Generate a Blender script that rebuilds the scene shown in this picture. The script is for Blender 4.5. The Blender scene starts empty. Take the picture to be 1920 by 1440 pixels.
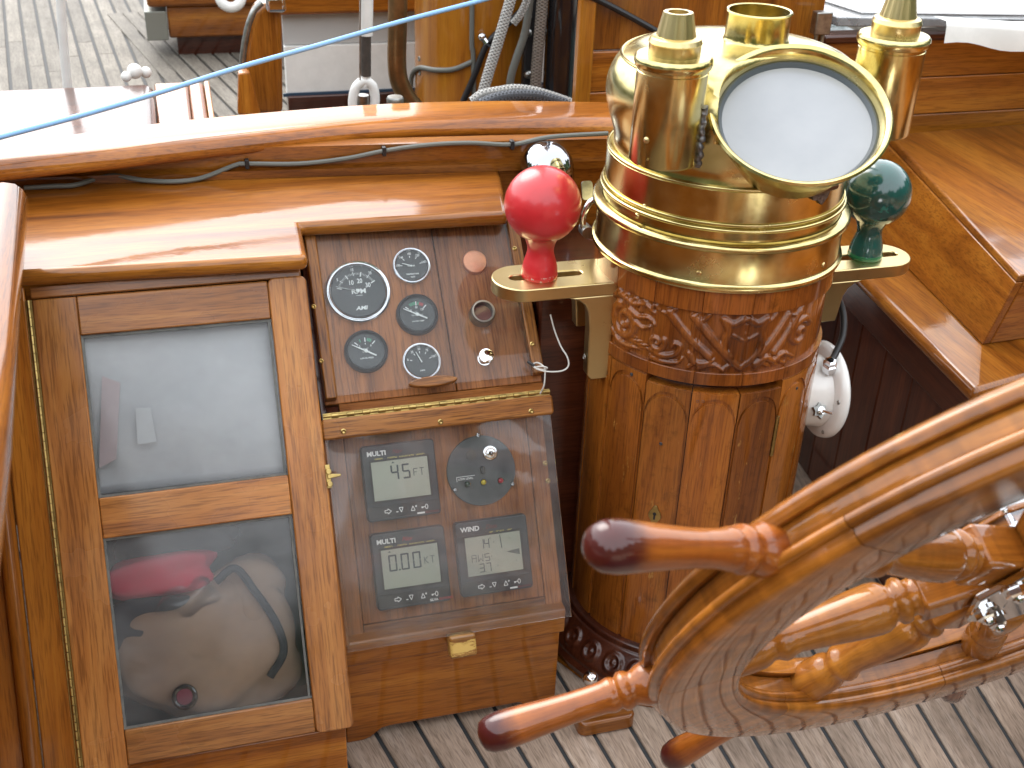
import bpy, bmesh, math, random
import numpy as np
from mathutils import Matrix, Vector

random.seed(7)
PI = math.pi
S = bpy.context.scene
COL = S.collection

# ------------------------------------------------------------------ camera
def nrm(v):
    v = np.array(v, float)
    return v / np.linalg.norm(v)

FPX = 2200.0
EYE = np.array([0.0, 0.0, 1.335])
AX = nrm([8540, -930, FPX])
AD = np.array([-150, 3825, FPX])
AD = nrm(AD - AX * np.dot(AD, AX))
AZ = -AD
AY = np.cross(AZ, AX)
RW = np.array([AX, AY, AZ])          # world <- camera (x right, y down, z forward)

cam_d = bpy.data.cameras.new('camera')
cam = bpy.data.objects.new('camera', cam_d)
COL.objects.link(cam)
cam_d.sensor_width = 36.0
cam_d.lens = FPX / 1920.0 * 36.0
cam_d.clip_start = 0.02
cam_d.clip_end = 3000
cam_d.dof.use_dof = True
cam_d.dof.focus_distance = 1.62
cam_d.dof.aperture_fstop = 9.0
cm = Matrix.Identity(4)
for i, c in enumerate((RW @ np.array([1, 0, 0]), RW @ np.array([0, -1, 0]), RW @ np.array([0, 0, -1]))):
    for j in range(3):
        cm[j][i] = c[j]
for j in range(3):
    cm[j][3] = EYE[j]
cam.matrix_world = cm
S.camera = cam

# ------------------------------------------------------------------ sky and sun
SUN_EL, SUN_AZ = math.radians(43), math.radians(106)     # azimuth counted from +X towards +Y
W = bpy.data.worlds.new('World')
S.world = W
W.use_nodes = True
nt = W.node_tree
nt.nodes.clear()
wo = nt.nodes.new('ShaderNodeOutputWorld')
bg = nt.nodes.new('ShaderNodeBackground')
sky = nt.nodes.new('ShaderNodeTexSky')
sky.sky_type = 'NISHITA'
sky.sun_disc = False
sky.sun_elevation = SUN_EL
sky.sun_rotation = PI / 2 - SUN_AZ
sky.air_density = 1.0
sky.dust_density = 4.0
sky.ozone_density = 1.0
hs = nt.nodes.new('ShaderNodeHueSaturation')
hs.inputs['Saturation'].default_value = 0.28
nt.links.new(sky.outputs[0], hs.inputs['Color'])
ov = nt.nodes.new('ShaderNodeMix')                      # even overcast veil over the clear-sky gradient
ov.data_type = 'RGBA'
ov.inputs[0].default_value = 0.75
ov.inputs[7].default_value = (5.3, 5.5, 5.75, 1)
nt.links.new(hs.outputs[0], ov.inputs[6])
nt.links.new(ov.outputs[2], bg.inputs['Color'])
bg.inputs['Strength'].default_value = 0.15
nt.links.new(bg.outputs[0], wo.inputs[0])

sd = bpy.data.lights.new('sun', 'SUN')
sd.energy = 0.55
sd.angle = math.radians(40)
sd.color = (1.0, 0.95, 0.88)
sun = bpy.data.objects.new('sun', sd)
COL.objects.link(sun)
sdir = Vector((math.cos(SUN_EL) * math.cos(SUN_AZ), math.cos(SUN_EL) * math.sin(SUN_AZ), math.sin(SUN_EL)))
sun.rotation_euler = sdir.to_track_quat('Z', 'Y').to_euler()

S.view_settings.view_transform = 'Standard'
S.view_settings.look = 'None'
S.view_settings.exposure = 1.85
S.view_settings.gamma = 1.0
S.view_settings.use_curve_mapping = False

# ------------------------------------------------------------------ placing helpers
def ray(px, py):
    return RW @ np.array([(px - 960.0) / FPX, (py - 720.0) / FPX, 1.0])

def at(px, py, z):
    r = ray(px, py)
    return EYE + r * ((z - EYE[2]) / r[2])

def aty(px, py, y):
    r = ray(px, py)
    return EYE + r * ((y - EYE[1]) / r[1])

class Frame:
    """a plane in the place: local x, local y (up the plane), local z (outward)"""
    def __init__(s, o, x, y):
        s.o = np.array(o, float); s.x = nrm(x); s.y = nrm(np.array(y) - s.x * np.dot(y, s.x)); s.z = np.cross(s.x, s.y)
    def M(s, x=0, y=0, z=0, rz=0):
        o = s.o + s.x * x + s.y * y + s.z * z
        m = Matrix.Identity(4)
        for i, c in enumerate((s.x, s.y, s.z)):
            for j in range(3):
                m[j][i] = c[j]
        for j in range(3):
            m[j][3] = o[j]
        return m @ Matrix.Rotation(rz, 4, 'Z')
    def on(s, px, py, dz=0):
        r = ray(px, py)
        p0 = s.o + s.z * dz
        p = EYE + r * (np.dot(p0 - EYE, s.z) / np.dot(r, s.z)) - s.o
        return float(np.dot(p, s.x)), float(np.dot(p, s.y))

def lean(o, deg):
    a = math.radians(deg)
    return Frame(o, (1, 0, 0), (0, math.sin(a), math.cos(a)))

# ------------------------------------------------------------------ materials
def new_mat(name):
    m = bpy.data.materials.new(name)
    m.use_nodes = True
    t = m.node_tree
    t.nodes.clear()
    out = t.nodes.new('ShaderNodeOutputMaterial')
    p = t.nodes.new('ShaderNodeBsdfPrincipled')
    t.links.new(p.outputs[0], out.inputs[0])
    return m, t, p, out

def N(t, kind, **kw):
    n = t.nodes.new('ShaderNode' + kind)
    for k, v in kw.items():
        if k.startswith('i_'):
            n.inputs[k[2:].replace('_', ' ')].default_value = v
        else:
            setattr(n, k, v)
    return n

def ramp(t, fac, stops):
    r = t.nodes.new('ShaderNodeValToRGB')
    els = r.color_ramp.elements
    while len(els) < len(stops):
        els.new(0.5)
    for e, (p, c) in zip(els, stops):
        e.position = p
        e.color = (*c, 1) if len(c) == 3 else c
    t.links.new(fac, r.inputs[0])
    return r

def mix(t, fac, a, b, mode='MIX'):
    m = t.nodes.new('ShaderNodeMix')
    m.data_type = 'RGBA'
    m.blend_type = mode
    if isinstance(fac, (int, float)):
        m.inputs[0].default_value = fac
    else:
        t.links.new(fac, m.inputs[0])
    for s, v in ((6, a), (7, b)):
        if isinstance(v, tuple):
            m.inputs[s].default_value = (*v, 1) if len(v) == 3 else v
        else:
            t.links.new(v, m.inputs[s])
    return m.outputs[2]

def coords(t, scale, rand=True):
    tc = t.nodes.new('ShaderNodeTexCoord')
    src = tc.outputs['Object']
    if rand:
        oi = t.nodes.new('ShaderNodeObjectInfo')
        vm = N(t, 'VectorMath', operation='SCALE')
        cx = N(t, 'CombineXYZ')
        for k in range(3):
            t.links.new(oi.outputs['Random'], cx.inputs[k])
        t.links.new(cx.outputs[0], vm.inputs[0])
        vm.inputs['Scale'].default_value = 37.0
        va = N(t, 'VectorMath', operation='ADD')
        t.links.new(src, va.inputs[0])
        t.links.new(vm.outputs[0], va.inputs[1])
        src = va.outputs[0]
    mp = t.nodes.new('ShaderNodeMapping')
    mp.inputs['Scale'].default_value = scale
    t.links.new(src, mp.inputs['Vector'])
    return src, mp.outputs[0]

def wood(name, axis, dark, mid, light, coat=1.0, crough=0.06, rough=0.5, fine=1.0, worn=0.0, wornc=(0.5, 0.33, 0.12),
         wear_bump=0.0, jitter=0.25, wave=0.0, pores=0.5, dirt=0.0, ratio=13.0, polar=False):
    m, t, p, out = new_mat(name)
    k = 'XYZ'.index(axis)
    sc = [ratio * 1.6 * fine] * 3
    sc[k] = 1.3 * fine
    src, v1 = coords(t, tuple(sc))
    if polar:                                   # grain runs round the rim
        tc = N(t, 'TexCoord'); sx = N(t, 'SeparateXYZ'); t.links.new(tc.outputs['Object'], sx.inputs[0])
        at_ = N(t, 'Math', operation='ARCTAN2'); t.links.new(sx.outputs[1], at_.inputs[0]); t.links.new(sx.outputs[0], at_.inputs[1])
        am_ = N(t, 'Math', operation='MULTIPLY_ADD'); t.links.new(at_.outputs[0], am_.inputs[0]); am_.inputs[1].default_value = 0.34
        oi_ = N(t, 'ObjectInfo'); om_ = N(t, 'Math', operation='MULTIPLY'); t.links.new(oi_.outputs['Random'], om_.inputs[0]); om_.inputs[1].default_value = 31.0
        t.links.new(om_.outputs[0], am_.inputs[2])
        rx = N(t, 'Math', operation='MULTIPLY'); t.links.new(sx.outputs[0], rx.inputs[0]); t.links.new(sx.outputs[0], rx.inputs[1])
        ry = N(t, 'Math', operation='MULTIPLY_ADD'); t.links.new(sx.outputs[1], ry.inputs[0]); t.links.new(sx.outputs[1], ry.inputs[1]); t.links.new(rx.outputs[0], ry.inputs[2])
        rq = N(t, 'Math', operation='SQRT'); t.links.new(ry.outputs[0], rq.inputs[0])
        cx = N(t, 'CombineXYZ'); t.links.new(rq.outputs[0], cx.inputs[0]); t.links.new(am_.outputs[0], cx.inputs[1]); t.links.new(sx.outputs[2], cx.inputs[2])
        src = cx.outputs[0]
        mp0 = N(t, 'Mapping'); mp0.inputs['Scale'].default_value = sc
        t.links.new(src, mp0.inputs['Vector']); v1 = mp0.outputs[0]
    n1 = N(t, 'TexNoise', i_Scale=1.0, i_Detail=8.0, i_Roughness=0.62, i_Distortion=0.9)
    t.links.new(v1, n1.inputs['Vector'])
    c = ramp(t, n1.outputs[0], [(0.28, dark), (0.47, mid), (0.70, light)]).outputs[0]
    # broad tone patches
    mp = N(t, 'Mapping')
    s2 = [5.0] * 3; s2[k] = 1.6
    mp.inputs['Scale'].default_value = s2
    t.links.new(src, mp.inputs['Vector'])
    n2 = N(t, 'TexNoise', i_Scale=1.0, i_Detail=3.0, i_Roughness=0.5)
    t.links.new(mp.outputs[0], n2.inputs['Vector'])
    tone = ramp(t, n2.outputs[0], [(0.3, (0.58, 0.55, 0.5)), (0.7, (1.25, 1.22, 1.2))]).outputs[0]
    c = mix(t, 0.75, c, tone, 'MULTIPLY')
    # figured cross bands
    if wave:
        mw = N(t, 'Mapping')
        s4 = [6.0] * 3; s4[k] = 55.0
        mw.inputs['Scale'].default_value = s4
        t.links.new(src, mw.inputs['Vector'])
        nw = N(t, 'TexNoise', i_Scale=1.0, i_Detail=2.0, i_Roughness=0.5, i_Distortion=0.6)
        t.links.new(mw.outputs[0], nw.inputs['Vector'])
        fw = ramp(t, nw.outputs[0], [(0.35, (0.55, 0.5, 0.45)), (0.65, (1.3, 1.25, 1.1))]).outputs[0]
        c = mix(t, wave, c, fw, 'MULTIPLY')
    # pores: short dark streaks along the grain
    mp3 = N(t, 'Mapping')
    s3 = [420.0] * 3; s3[k] = 22.0
    mp3.inputs['Scale'].default_value = s3
    t.links.new(src, mp3.inputs['Vector'])
    n3 = N(t, 'TexNoise', i_Scale=1.0, i_Detail=2.0, i_Roughness=0.6)
    t.links.new(mp3.outputs[0], n3.inputs['Vector'])
    pr = ramp(t, n3.outputs[0], [(0.36, (0.35, 0.3, 0.28)), (0.52, (1, 1, 1))]).outputs[0]
    c = mix(t, pores, c, pr, 'MULTIPLY')
    # per piece tone
    oi = N(t, 'ObjectInfo')
    mr = N(t, 'MapRange')
    mr.inputs['To Min'].default_value = 1 - jitter
    mr.inputs['To Max'].default_value = 1 + jitter
    t.links.new(oi.outputs['Random'], mr.inputs['Value'])
    hv = N(t, 'HueSaturation')
    t.links.new(mr.outputs[0], hv.inputs['Value'])
    t.links.new(c, hv.inputs['Color'])
    c = hv.outputs[0]
    if worn:
        mw = N(t, 'Mapping')
        s5 = [46.0] * 3; s5[k] = 13.0
        mw.inputs['Scale'].default_value = s5
        t.links.new(src, mw.inputs['Vector'])
        nw = N(t, 'TexNoise', i_Scale=1.0, i_Detail=6.0, i_Roughness=0.7)
        t.links.new(mw.outputs[0], nw.inputs['Vector'])
        fw = ramp(t, nw.outputs[0], [(0.66 - worn * 0.1, (0, 0, 0)), (0.72 - worn * 0.1, (1, 1, 1))]).outputs[0]
        c = mix(t, fw, c, wornc)
    if dirt:
        nd = N(t, 'TexNoise', i_Scale=38.0, i_Detail=5.0, i_Roughness=0.7)
        t.links.new(src, nd.inputs['Vector'])
        fd = ramp(t, nd.outputs[0], [(0.30, (0.12, 0.09, 0.07)), (0.46, (1, 1, 1))]).outputs[0]
        c = mix(t, dirt, c, fd, 'MULTIPLY')
    t.links.new(c, p.inputs['Base Color'])
    p.inputs['Roughness'].default_value = rough
    p.inputs['Coat Weight'].default_value = coat
    p.inputs['Coat IOR'].default_value = 1.5
    p.inputs['Specular IOR Level'].default_value = 0.12
    # uneven varnish gloss
    ng = N(t, 'TexNoise', i_Scale=9.0, i_Detail=4.0)
    t.links.new(src, ng.inputs['Vector'])
    gr = N(t, 'MapRange')
    gr.inputs['From Min'].default_value = 0.35
    gr.inputs['From Max'].default_value = 0.7
    gr.inputs['To Min'].default_value = crough * 0.6
    gr.inputs['To Max'].default_value = crough * 1.9
    t.links.new(ng.outputs[0], gr.inputs['Value'])
    t.links.new(gr.outputs[0], p.inputs['Coat Roughness'])
    # brushed-on varnish: slow waves plus grain telegraphing through
    b1 = N(t, 'Bump', i_Strength=0.10 + wear_bump, i_Distance=0.002)
    t.links.new(n1.outputs[0], b1.inputs['Height'])
    b2 = N(t, 'Bump', i_Strength=0.12, i_Distance=0.0005)
    t.links.new(n3.outputs[0], b2.inputs['Height'])
    t.links.new(b1.outputs[0], b2.inputs['Normal'])
    t.links.new(b2.outputs[0], p.inputs['Normal'])
    b3 = N(t, 'Bump', i_Strength=0.07 + wear_bump, i_Distance=0.002)
    nb = N(t, 'TexNoise', i_Scale=34.0, i_Detail=3.0, i_Roughness=0.6)
    t.links.new(src, nb.inputs['Vector'])
    t.links.new(nb.outputs[0], b3.inputs['Height'])
    t.links.new(b3.outputs[0], p.inputs['Coat Normal'])
    return m

VD, VM, VL = (0.13, 0.036, 0.0035), (0.29, 0.092, 0.0085), (0.43, 0.165, 0.019)
WOODS = {}
def varn(axis, kind='teak'):
    key = (axis, kind)
    if key not in WOODS:
        if kind == 'teak':
            WOODS[key] = wood('varnished_teak_' + axis, axis, VD, VM, VL)
        elif kind == 'door':
            WOODS[key] = wood('door_teak_' + axis, axis, (0.19, 0.066, 0.018), (0.35, 0.135, 0.031), (0.48, 0.22, 0.060), crough=0.2, coat=0.8, fine=1.6, pores=0.6, rough=0.45)
        elif kind == 'panel':
            WOODS[key] = wood('panel_mahogany_' + axis, axis, (0.13, 0.043, 0.011), (0.26, 0.093, 0.024), (0.36, 0.14, 0.040), crough=0.3, coat=0.25, fine=1.8, pores=0.65, jitter=0.12)
        elif kind == 'batten':
            WOODS[key] = wood('oiled_batten_' + axis, axis, (0.12, 0.040, 0.010), (0.25, 0.095, 0.018), (0.37, 0.16, 0.035), crough=0.2, coat=0.55, fine=2.0, pores=0.85)
        elif kind == 'dark':
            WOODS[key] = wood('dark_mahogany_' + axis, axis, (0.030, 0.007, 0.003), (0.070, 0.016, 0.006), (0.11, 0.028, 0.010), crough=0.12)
        elif kind == 'stave':
            WOODS[key] = wood('pedestal_teak_' + axis, axis, (0.18, 0.050, 0.007), (0.34, 0.106, 0.013), (0.45, 0.165, 0.024), crough=0.09, worn=0.35, wornc=(0.42, 0.22, 0.05), dirt=0.4, wear_bump=0.05, jitter=0.08)
        elif kind == 'carved':
            WOODS[key] = wood('carved_mahogany_' + axis, axis, (0.11, 0.028, 0.005), (0.245, 0.068, 0.010), (0.34, 0.106, 0.016), crough=0.07, jitter=0.05, wear_bump=0.05, dirt=0.5)
        elif kind == 'wheel':
            WOODS[key] = wood('wheel_teak_' + axis, axis, (0.15, 0.044, 0.005), (0.27, 0.090, 0.011), (0.41, 0.165, 0.024), crough=0.04, wave=0.3, jitter=0.2, pores=0.25, fine=1.5)
        elif kind == 'rim':
            WOODS[key] = wood('wheel_rim_teak', axis, (0.13, 0.038, 0.005), (0.255, 0.087, 0.011), (0.40, 0.160, 0.024), crough=0.045, wave=0.5, jitter=0.22, pores=0.3, fine=1.3, polar=True)
        elif kind == 'grip':
            WOODS[key] = wood('grip_teak_' + axis, axis, (0.10, 0.020, 0.005), (0.27, 0.070, 0.009), (0.41, 0.14, 0.018), crough=0.04, wave=0.2, jitter=0.15, pores=0.25)
        elif kind == 'mast':
            WOODS[key] = wood('mast_spruce_' + axis, axis, (0.27, 0.085, 0.008), (0.40, 0.145, 0.012), (0.50, 0.21, 0.02), crough=0.08, pores=0.25, fine=1.4)
    return WOODS[key]

def plain(name, col, rough=0.5, metal=0.0, coat=0.0, crough=0.1, noise=0.0, nscale=30.0, bump=0.0, spec=0.5, col2=None, rvar=0.0):
    m, t, p, out = new_mat(name)
    p.inputs['Base Color'].default_value = (*col, 1)
    p.inputs['Roughness'].default_value = rough
    p.inputs['Metallic'].default_value = metal
    p.inputs['Coat Weight'].default_value = coat
    p.inputs['Coat Roughness'].default_value = crough
    p.inputs['Specular IOR Level'].default_value = spec
    if noise or bump or rvar:
        src, _ = coords(t, (1, 1, 1))
        n = N(t, 'TexNoise', i_Scale=nscale, i_Detail=6.0, i_Roughness=0.65)
        t.links.new(src, n.inputs['Vector'])
        if noise:
            c2 = col2 or tuple(c * 0.35 for c in col)
            f = ramp(t, n.outputs[0], [(0.40, (1, 1, 1)), (0.66, (0, 0, 0))]).outputs[0]
            sc = N(t, 'Math', operation='MULTIPLY')
            t.links.new(f, sc.inputs[0]); sc.inputs[1].default_value = noise
            t.links.new(mix(t, sc.outputs[0], tuple(col), c2), p.inputs['Base Color'])
        if rvar:
            mr = N(t, 'MapRange')
            mr.inputs['From Min'].default_value = 0.3
            mr.inputs['From Max'].default_value = 0.7
            mr.inputs['To Min'].default_value = rough
            mr.inputs['To Max'].default_value = rough + rvar
            t.links.new(n.outputs[0], mr.inputs['Value'])
            t.links.new(mr.outputs[0], p.inputs['Roughness'])
        if bump:
            b = N(t, 'Bump', i_Strength=bump, i_Distance=0.002)
            t.links.new(n.outputs[0], b.inputs['Height'])
            t.links.new(b.outputs[0], p.inputs['Normal'])
    return m

def chipped(name, col, under, scale, thr, rough=0.25, coat=0.5, tone=0.0):
    """paint with chips showing what is under it"""
    m, t, p, out = new_mat(name)
    src, _ = coords(t, (1, 1, 1))
    n = N(t, 'TexNoise', i_Scale=scale, i_Detail=7.0, i_Roughness=0.7)
    t.links.new(src, n.inputs['Vector'])
    f = ramp(t, n.outputs[0], [(thr, (0, 0, 0)), (thr + 0.02, (1, 1, 1))]).outputs[0]
    n2 = N(t, 'TexNoise', i_Scale=scale * 0.35, i_Detail=5.0)
    t.links.new(src, n2.inputs['Vector'])
    base = mix(t, ramp(t, n2.outputs[0], [(0.35, (0, 0, 0)), (0.7, (1, 1, 1))]).outputs[0], tuple(col), tuple(c * (1 - tone) for c in col))
    t.links.new(mix(t, f, base, under), p.inputs['Base Color'])
    p.inputs['Roughness'].default_value = rough
    p.inputs['Coat Weight'].default_value = coat
    p.inputs['Coat Roughness'].default_value = 0.12
    b = N(t, 'Bump', i_Strength=0.12, i_Distance=0.001)
    t.links.new(n2.outputs[0], b.inputs['Height'])
    t.links.new(b.outputs[0], p.inputs['Normal'])
    return m

def clear(name, haze, hazecol=(0.75, 0.78, 0.8), rough=0.03, ior=1.30, scratch=0.5, tint=(0.96, 0.97, 0.97), sscale=(18, 18, 18), hmin=0.3, gloss=1.0):
    """acrylic or glass sheet with a dirty film on it"""
    m, t, p, out = new_mat(name)
    t.nodes.remove(p)
    tr = N(t, 'BsdfTransparent'); tr.inputs[0].default_value = (*tint, 1)
    gl = N(t, 'BsdfGlossy'); gl.inputs['Roughness'].default_value = rough
    gl.inputs[0].default_value = (gloss, gloss, gloss, 1)
    df = N(t, 'BsdfDiffuse'); df.inputs[0].default_value = (*hazecol, 1)
    src, v = coords(t, sscale)
    n = N(t, 'TexNoise', i_Scale=1.0, i_Detail=7.0, i_Roughness=0.65)
    t.links.new(v, n.inputs['Vector'])
    n2 = N(t, 'TexNoise', i_Scale=5.0, i_Detail=3.0)
    t.links.new(src, n2.inputs['Vector'])
    mul = N(t, 'Math', operation='MULTIPLY')
    t.links.new(n.outputs[0], mul.inputs[0]); t.links.new(n2.outputs[0], mul.inputs[1])
    mr = N(t, 'MapRange')
    mr.inputs['From Min'].default_value = 0.12
    mr.inputs['From Max'].default_value = 0.42
    mr.inputs['To Min'].default_value = haze * hmin
    mr.inputs['To Max'].default_value = haze * (2 - hmin)
    t.links.new(mul.outputs[0], mr.inputs['Value'])
    m1 = N(t, 'MixShader')
    t.links.new(mr.outputs[0], m1.inputs[0]); t.links.new(tr.outputs[0], m1.inputs[1]); t.links.new(df.outputs[0], m1.inputs[2])
    fr = N(t, 'Fresnel'); fr.inputs['IOR'].default_value = ior
    m2 = N(t, 'MixShader')
    t.links.new(fr.outputs[0], m2.inputs[0]); t.links.new(m1.outputs[0], m2.inputs[1]); t.links.new(gl.outputs[0], m2.inputs[2])
    t.links.new(m2.outputs[0], out.inputs[0])
    b = N(t, 'Bump', i_Strength=0.03, i_Distance=0.002)
    t.links.new(n2.outputs[0], b.inputs['Height'])
    t.links.new(b.outputs[0], gl.inputs['Normal'])
    return m

def rope_mat(name, col, dark, ku, kv, rough=0.8):
    m, t, p, out = new_mat(name)
    at_ = N(t, 'Attribute'); at_.attribute_name = 'tuv'
    sx = N(t, 'SeparateXYZ')
    t.links.new(at_.outputs['Vector'], sx.inputs[0])
    def wave(sgn):
        a = N(t, 'Math', operation='MULTIPLY'); t.links.new(sx.outputs[0], a.inputs[0]); a.inputs[1].default_value = ku * 2 * PI
        b = N(t, 'Math', operation='MULTIPLY'); t.links.new(sx.outputs[1], b.inputs[0]); b.inputs[1].default_value = kv * sgn
        c = N(t, 'Math', operation='ADD'); t.links.new(a.outputs[0], c.inputs[0]); t.links.new(b.outputs[0], c.inputs[1])
        s = N(t, 'Math', operation='SINE'); t.links.new(c.outputs[0], s.inputs[0])
        return s
    mx = N(t, 'Math', operation='MAXIMUM')
    t.links.new(wave(1).outputs[0], mx.inputs[0]); t.links.new(wave(-1).outputs[0], mx.inputs[1])
    r = ramp(t, mx.outputs[0], [(0.0, dark), (0.75, col)])
    src, _ = coords(t, (1, 1, 1))
    n = N(t, 'TexNoise', i_Scale=300.0, i_Detail=3.0)
    t.links.new(src, n.inputs['Vector'])
    c = mix(t, 0.35, r.outputs[0], ramp(t, n.outputs[0], [(0.3, (0.4, 0.4, 0.4)), (0.7, (1.4, 1.4, 1.4))]).outputs[0], 'MULTIPLY')
    t.links.new(c, p.inputs['Base Color'])
    p.inputs['Roughness'].default_value = rough
    b = N(t, 'Bump', i_Strength=0.7, i_Distance=0.002)
    t.links.new(mx.outputs[0], b.inputs['Height'])
    t.links.new(b.outputs[0], p.inputs['Normal'])
    return m

BRASS = plain('polished_brass', (0.71, 0.61, 0.30), 0.15, 1.0, noise=0.6, nscale=18.0, col2=(0.42, 0.33, 0.11), bump=0.06, rvar=0.14)
BRASS_OLD = plain('dull_brass', (0.62, 0.46, 0.17), 0.24, 1.0, noise=0.7, nscale=40.0, col2=(0.26, 0.19, 0.08), bump=0.08, rvar=0.2)
BRASS_SATIN = plain('satin_brass', (0.66, 0.53, 0.27), 0.26, 1.0, noise=0.2, nscale=12.0, col2=(0.5, 0.38, 0.17), rvar=0.08)
CHROME = plain('chrome', (0.75, 0.76, 0.78), 0.05, 1.0, rvar=0.06, nscale=40)
STEEL = plain('weathered_steel', (0.42, 0.42, 0.40), 0.35, 1.0, noise=0.6, nscale=50, bump=0.1)
COPPER = plain('copper_disc', (0.62, 0.27, 0.15), 0.38, 0.55, noise=0.3, nscale=90)
BLACK = plain('black_plastic', (0.018, 0.019, 0.021), 0.38, noise=0.3, nscale=80, col2=(0.04, 0.042, 0.045))
BLACKGLOSS = plain('black_gloss_paint', (0.008, 0.008, 0.010), 0.08, coat=0.6)
DIAL = plain('gauge_dial_black', (0.008, 0.010, 0.011), 0.45)
GREYPLATE = plain('dusty_black_plate', (0.040, 0.044, 0.049), 0.55, noise=0.8, nscale=60, col2=(0.075, 0.08, 0.085), bump=0.15)
UNITGREY = plain('display_case_grey', (0.028, 0.032, 0.038), 0.42, noise=0.5, nscale=40, col2=(0.055, 0.06, 0.068))
LCD = plain('lcd_screen', (0.36, 0.38, 0.31), 0.3, noise=0.35, nscale=14, col2=(0.45, 0.46, 0.39), coat=0.6, crough=0.08)
LCDINK = plain('lcd_segments', (0.040, 0.055, 0.065), 0.4)
LCDFAINT = plain('lcd_faint_segments', (0.11, 0.125, 0.11), 0.4)
WHITEINK = plain('white_print', (0.80, 0.80, 0.78), 0.5)
YELLOWINK = plain('yellow_print', (0.62, 0.52, 0.14), 0.5)
REDINK = plain('red_print', (0.42, 0.025, 0.03), 0.5)
REDDIM = plain('faded_red_print', (0.17, 0.022, 0.025), 0.5)
GREENINK = plain('green_print', (0.05, 0.30, 0.16), 0.5)
WHITEPAINT = plain('white_paint', (0.78, 0.78, 0.75), 0.35, noise=0.15, nscale=20)
LOCKERWHITE = plain('grey_white_lining', (0.48, 0.49, 0.51), 0.6, noise=0.3, nscale=9)
CAULK = plain('black_deck_caulk', (0.026, 0.028, 0.030), 0.7)
RUBBER = plain('black_rubber_cable', (0.012, 0.013, 0.015), 0.45)
GREYCABLE = plain('grey_cable', (0.13, 0.135, 0.12), 0.55)
REDPAINT = chipped('red_enamel', (0.58, 0.022, 0.030), (0.10, 0.03, 0.02), 60.0, 0.70, 0.36, 0.45, tone=0.25)
REDWORN = chipped('red_enamel_worn_edge', (0.50, 0.014, 0.02), (0.55, 0.40, 0.36), 220.0, 0.56, 0.3, 0.3)
GREENPAINT = chipped('dark_green_enamel', (0.010, 0.095, 0.085), (0.015, 0.15, 0.12), 30.0, 0.60, 0.16, 0.8, tone=0.5)
GREENBASE = plain('bright_green_edge', (0.01, 0.16, 0.07), 0.25, coat=0.5)
LAMPWHITE = chipped('chipped_white_enamel', (0.80, 0.80, 0.77), (0.03, 0.035, 0.04), 90.0, 0.72, 0.25, 0.6)
TIN = plain('solder_seam', (0.30, 0.30, 0.31), 0.45, 0.9, noise=0.8, nscale=160, col2=(0.05, 0.05, 0.055), bump=0.6)
ACRYLIC = clear('scratched_acrylic', 0.022, (0.62, 0.60, 0.60), 0.02, ior=1.24)
ACRYLIC_LOW = clear('dusty_acrylic', 0.058, (0.62, 0.59, 0.58), 0.03, ior=1.29, hmin=0.1)
DOORPANE = clear('dirty_window_pane', 0.085, (0.60, 0.61, 0.62), 0.10, sscale=(7, 13, 7), hmin=0.05)
GAUGEGLASS = clear('gauge_glass', 0.004, (0.4, 0.5, 0.55), 0.02, ior=1.22)
HATCHCLEAR = clear('clear_hatch_acrylic', 0.25, (0.8, 0.82, 0.84), 0.05)

def compass_glass():
    m, t, p, out = new_mat('sky_grey_compass_glass')
    src, _ = coords(t, (1, 1, 1))
    n = N(t, 'TexNoise', i_Scale=13.0, i_Detail=6.0)
    t.links.new(src, n.inputs['Vector'])
    c = ramp(t, n.outputs[0], [(0.3, (0.26, 0.272, 0.288)), (0.7, (0.30, 0.312, 0.328))]).outputs[0]  # grey base stands in for sky mirrored in the glass
    t.links.new(c, p.inputs['Base Color'])
    p.inputs['Roughness'].default_value = 0.25
    p.inputs['Coat Weight'].default_value = 0.6
    p.inputs['Coat Roughness'].default_value = 0.18
    return m
COMPASSGLASS = compass_glass()

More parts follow.
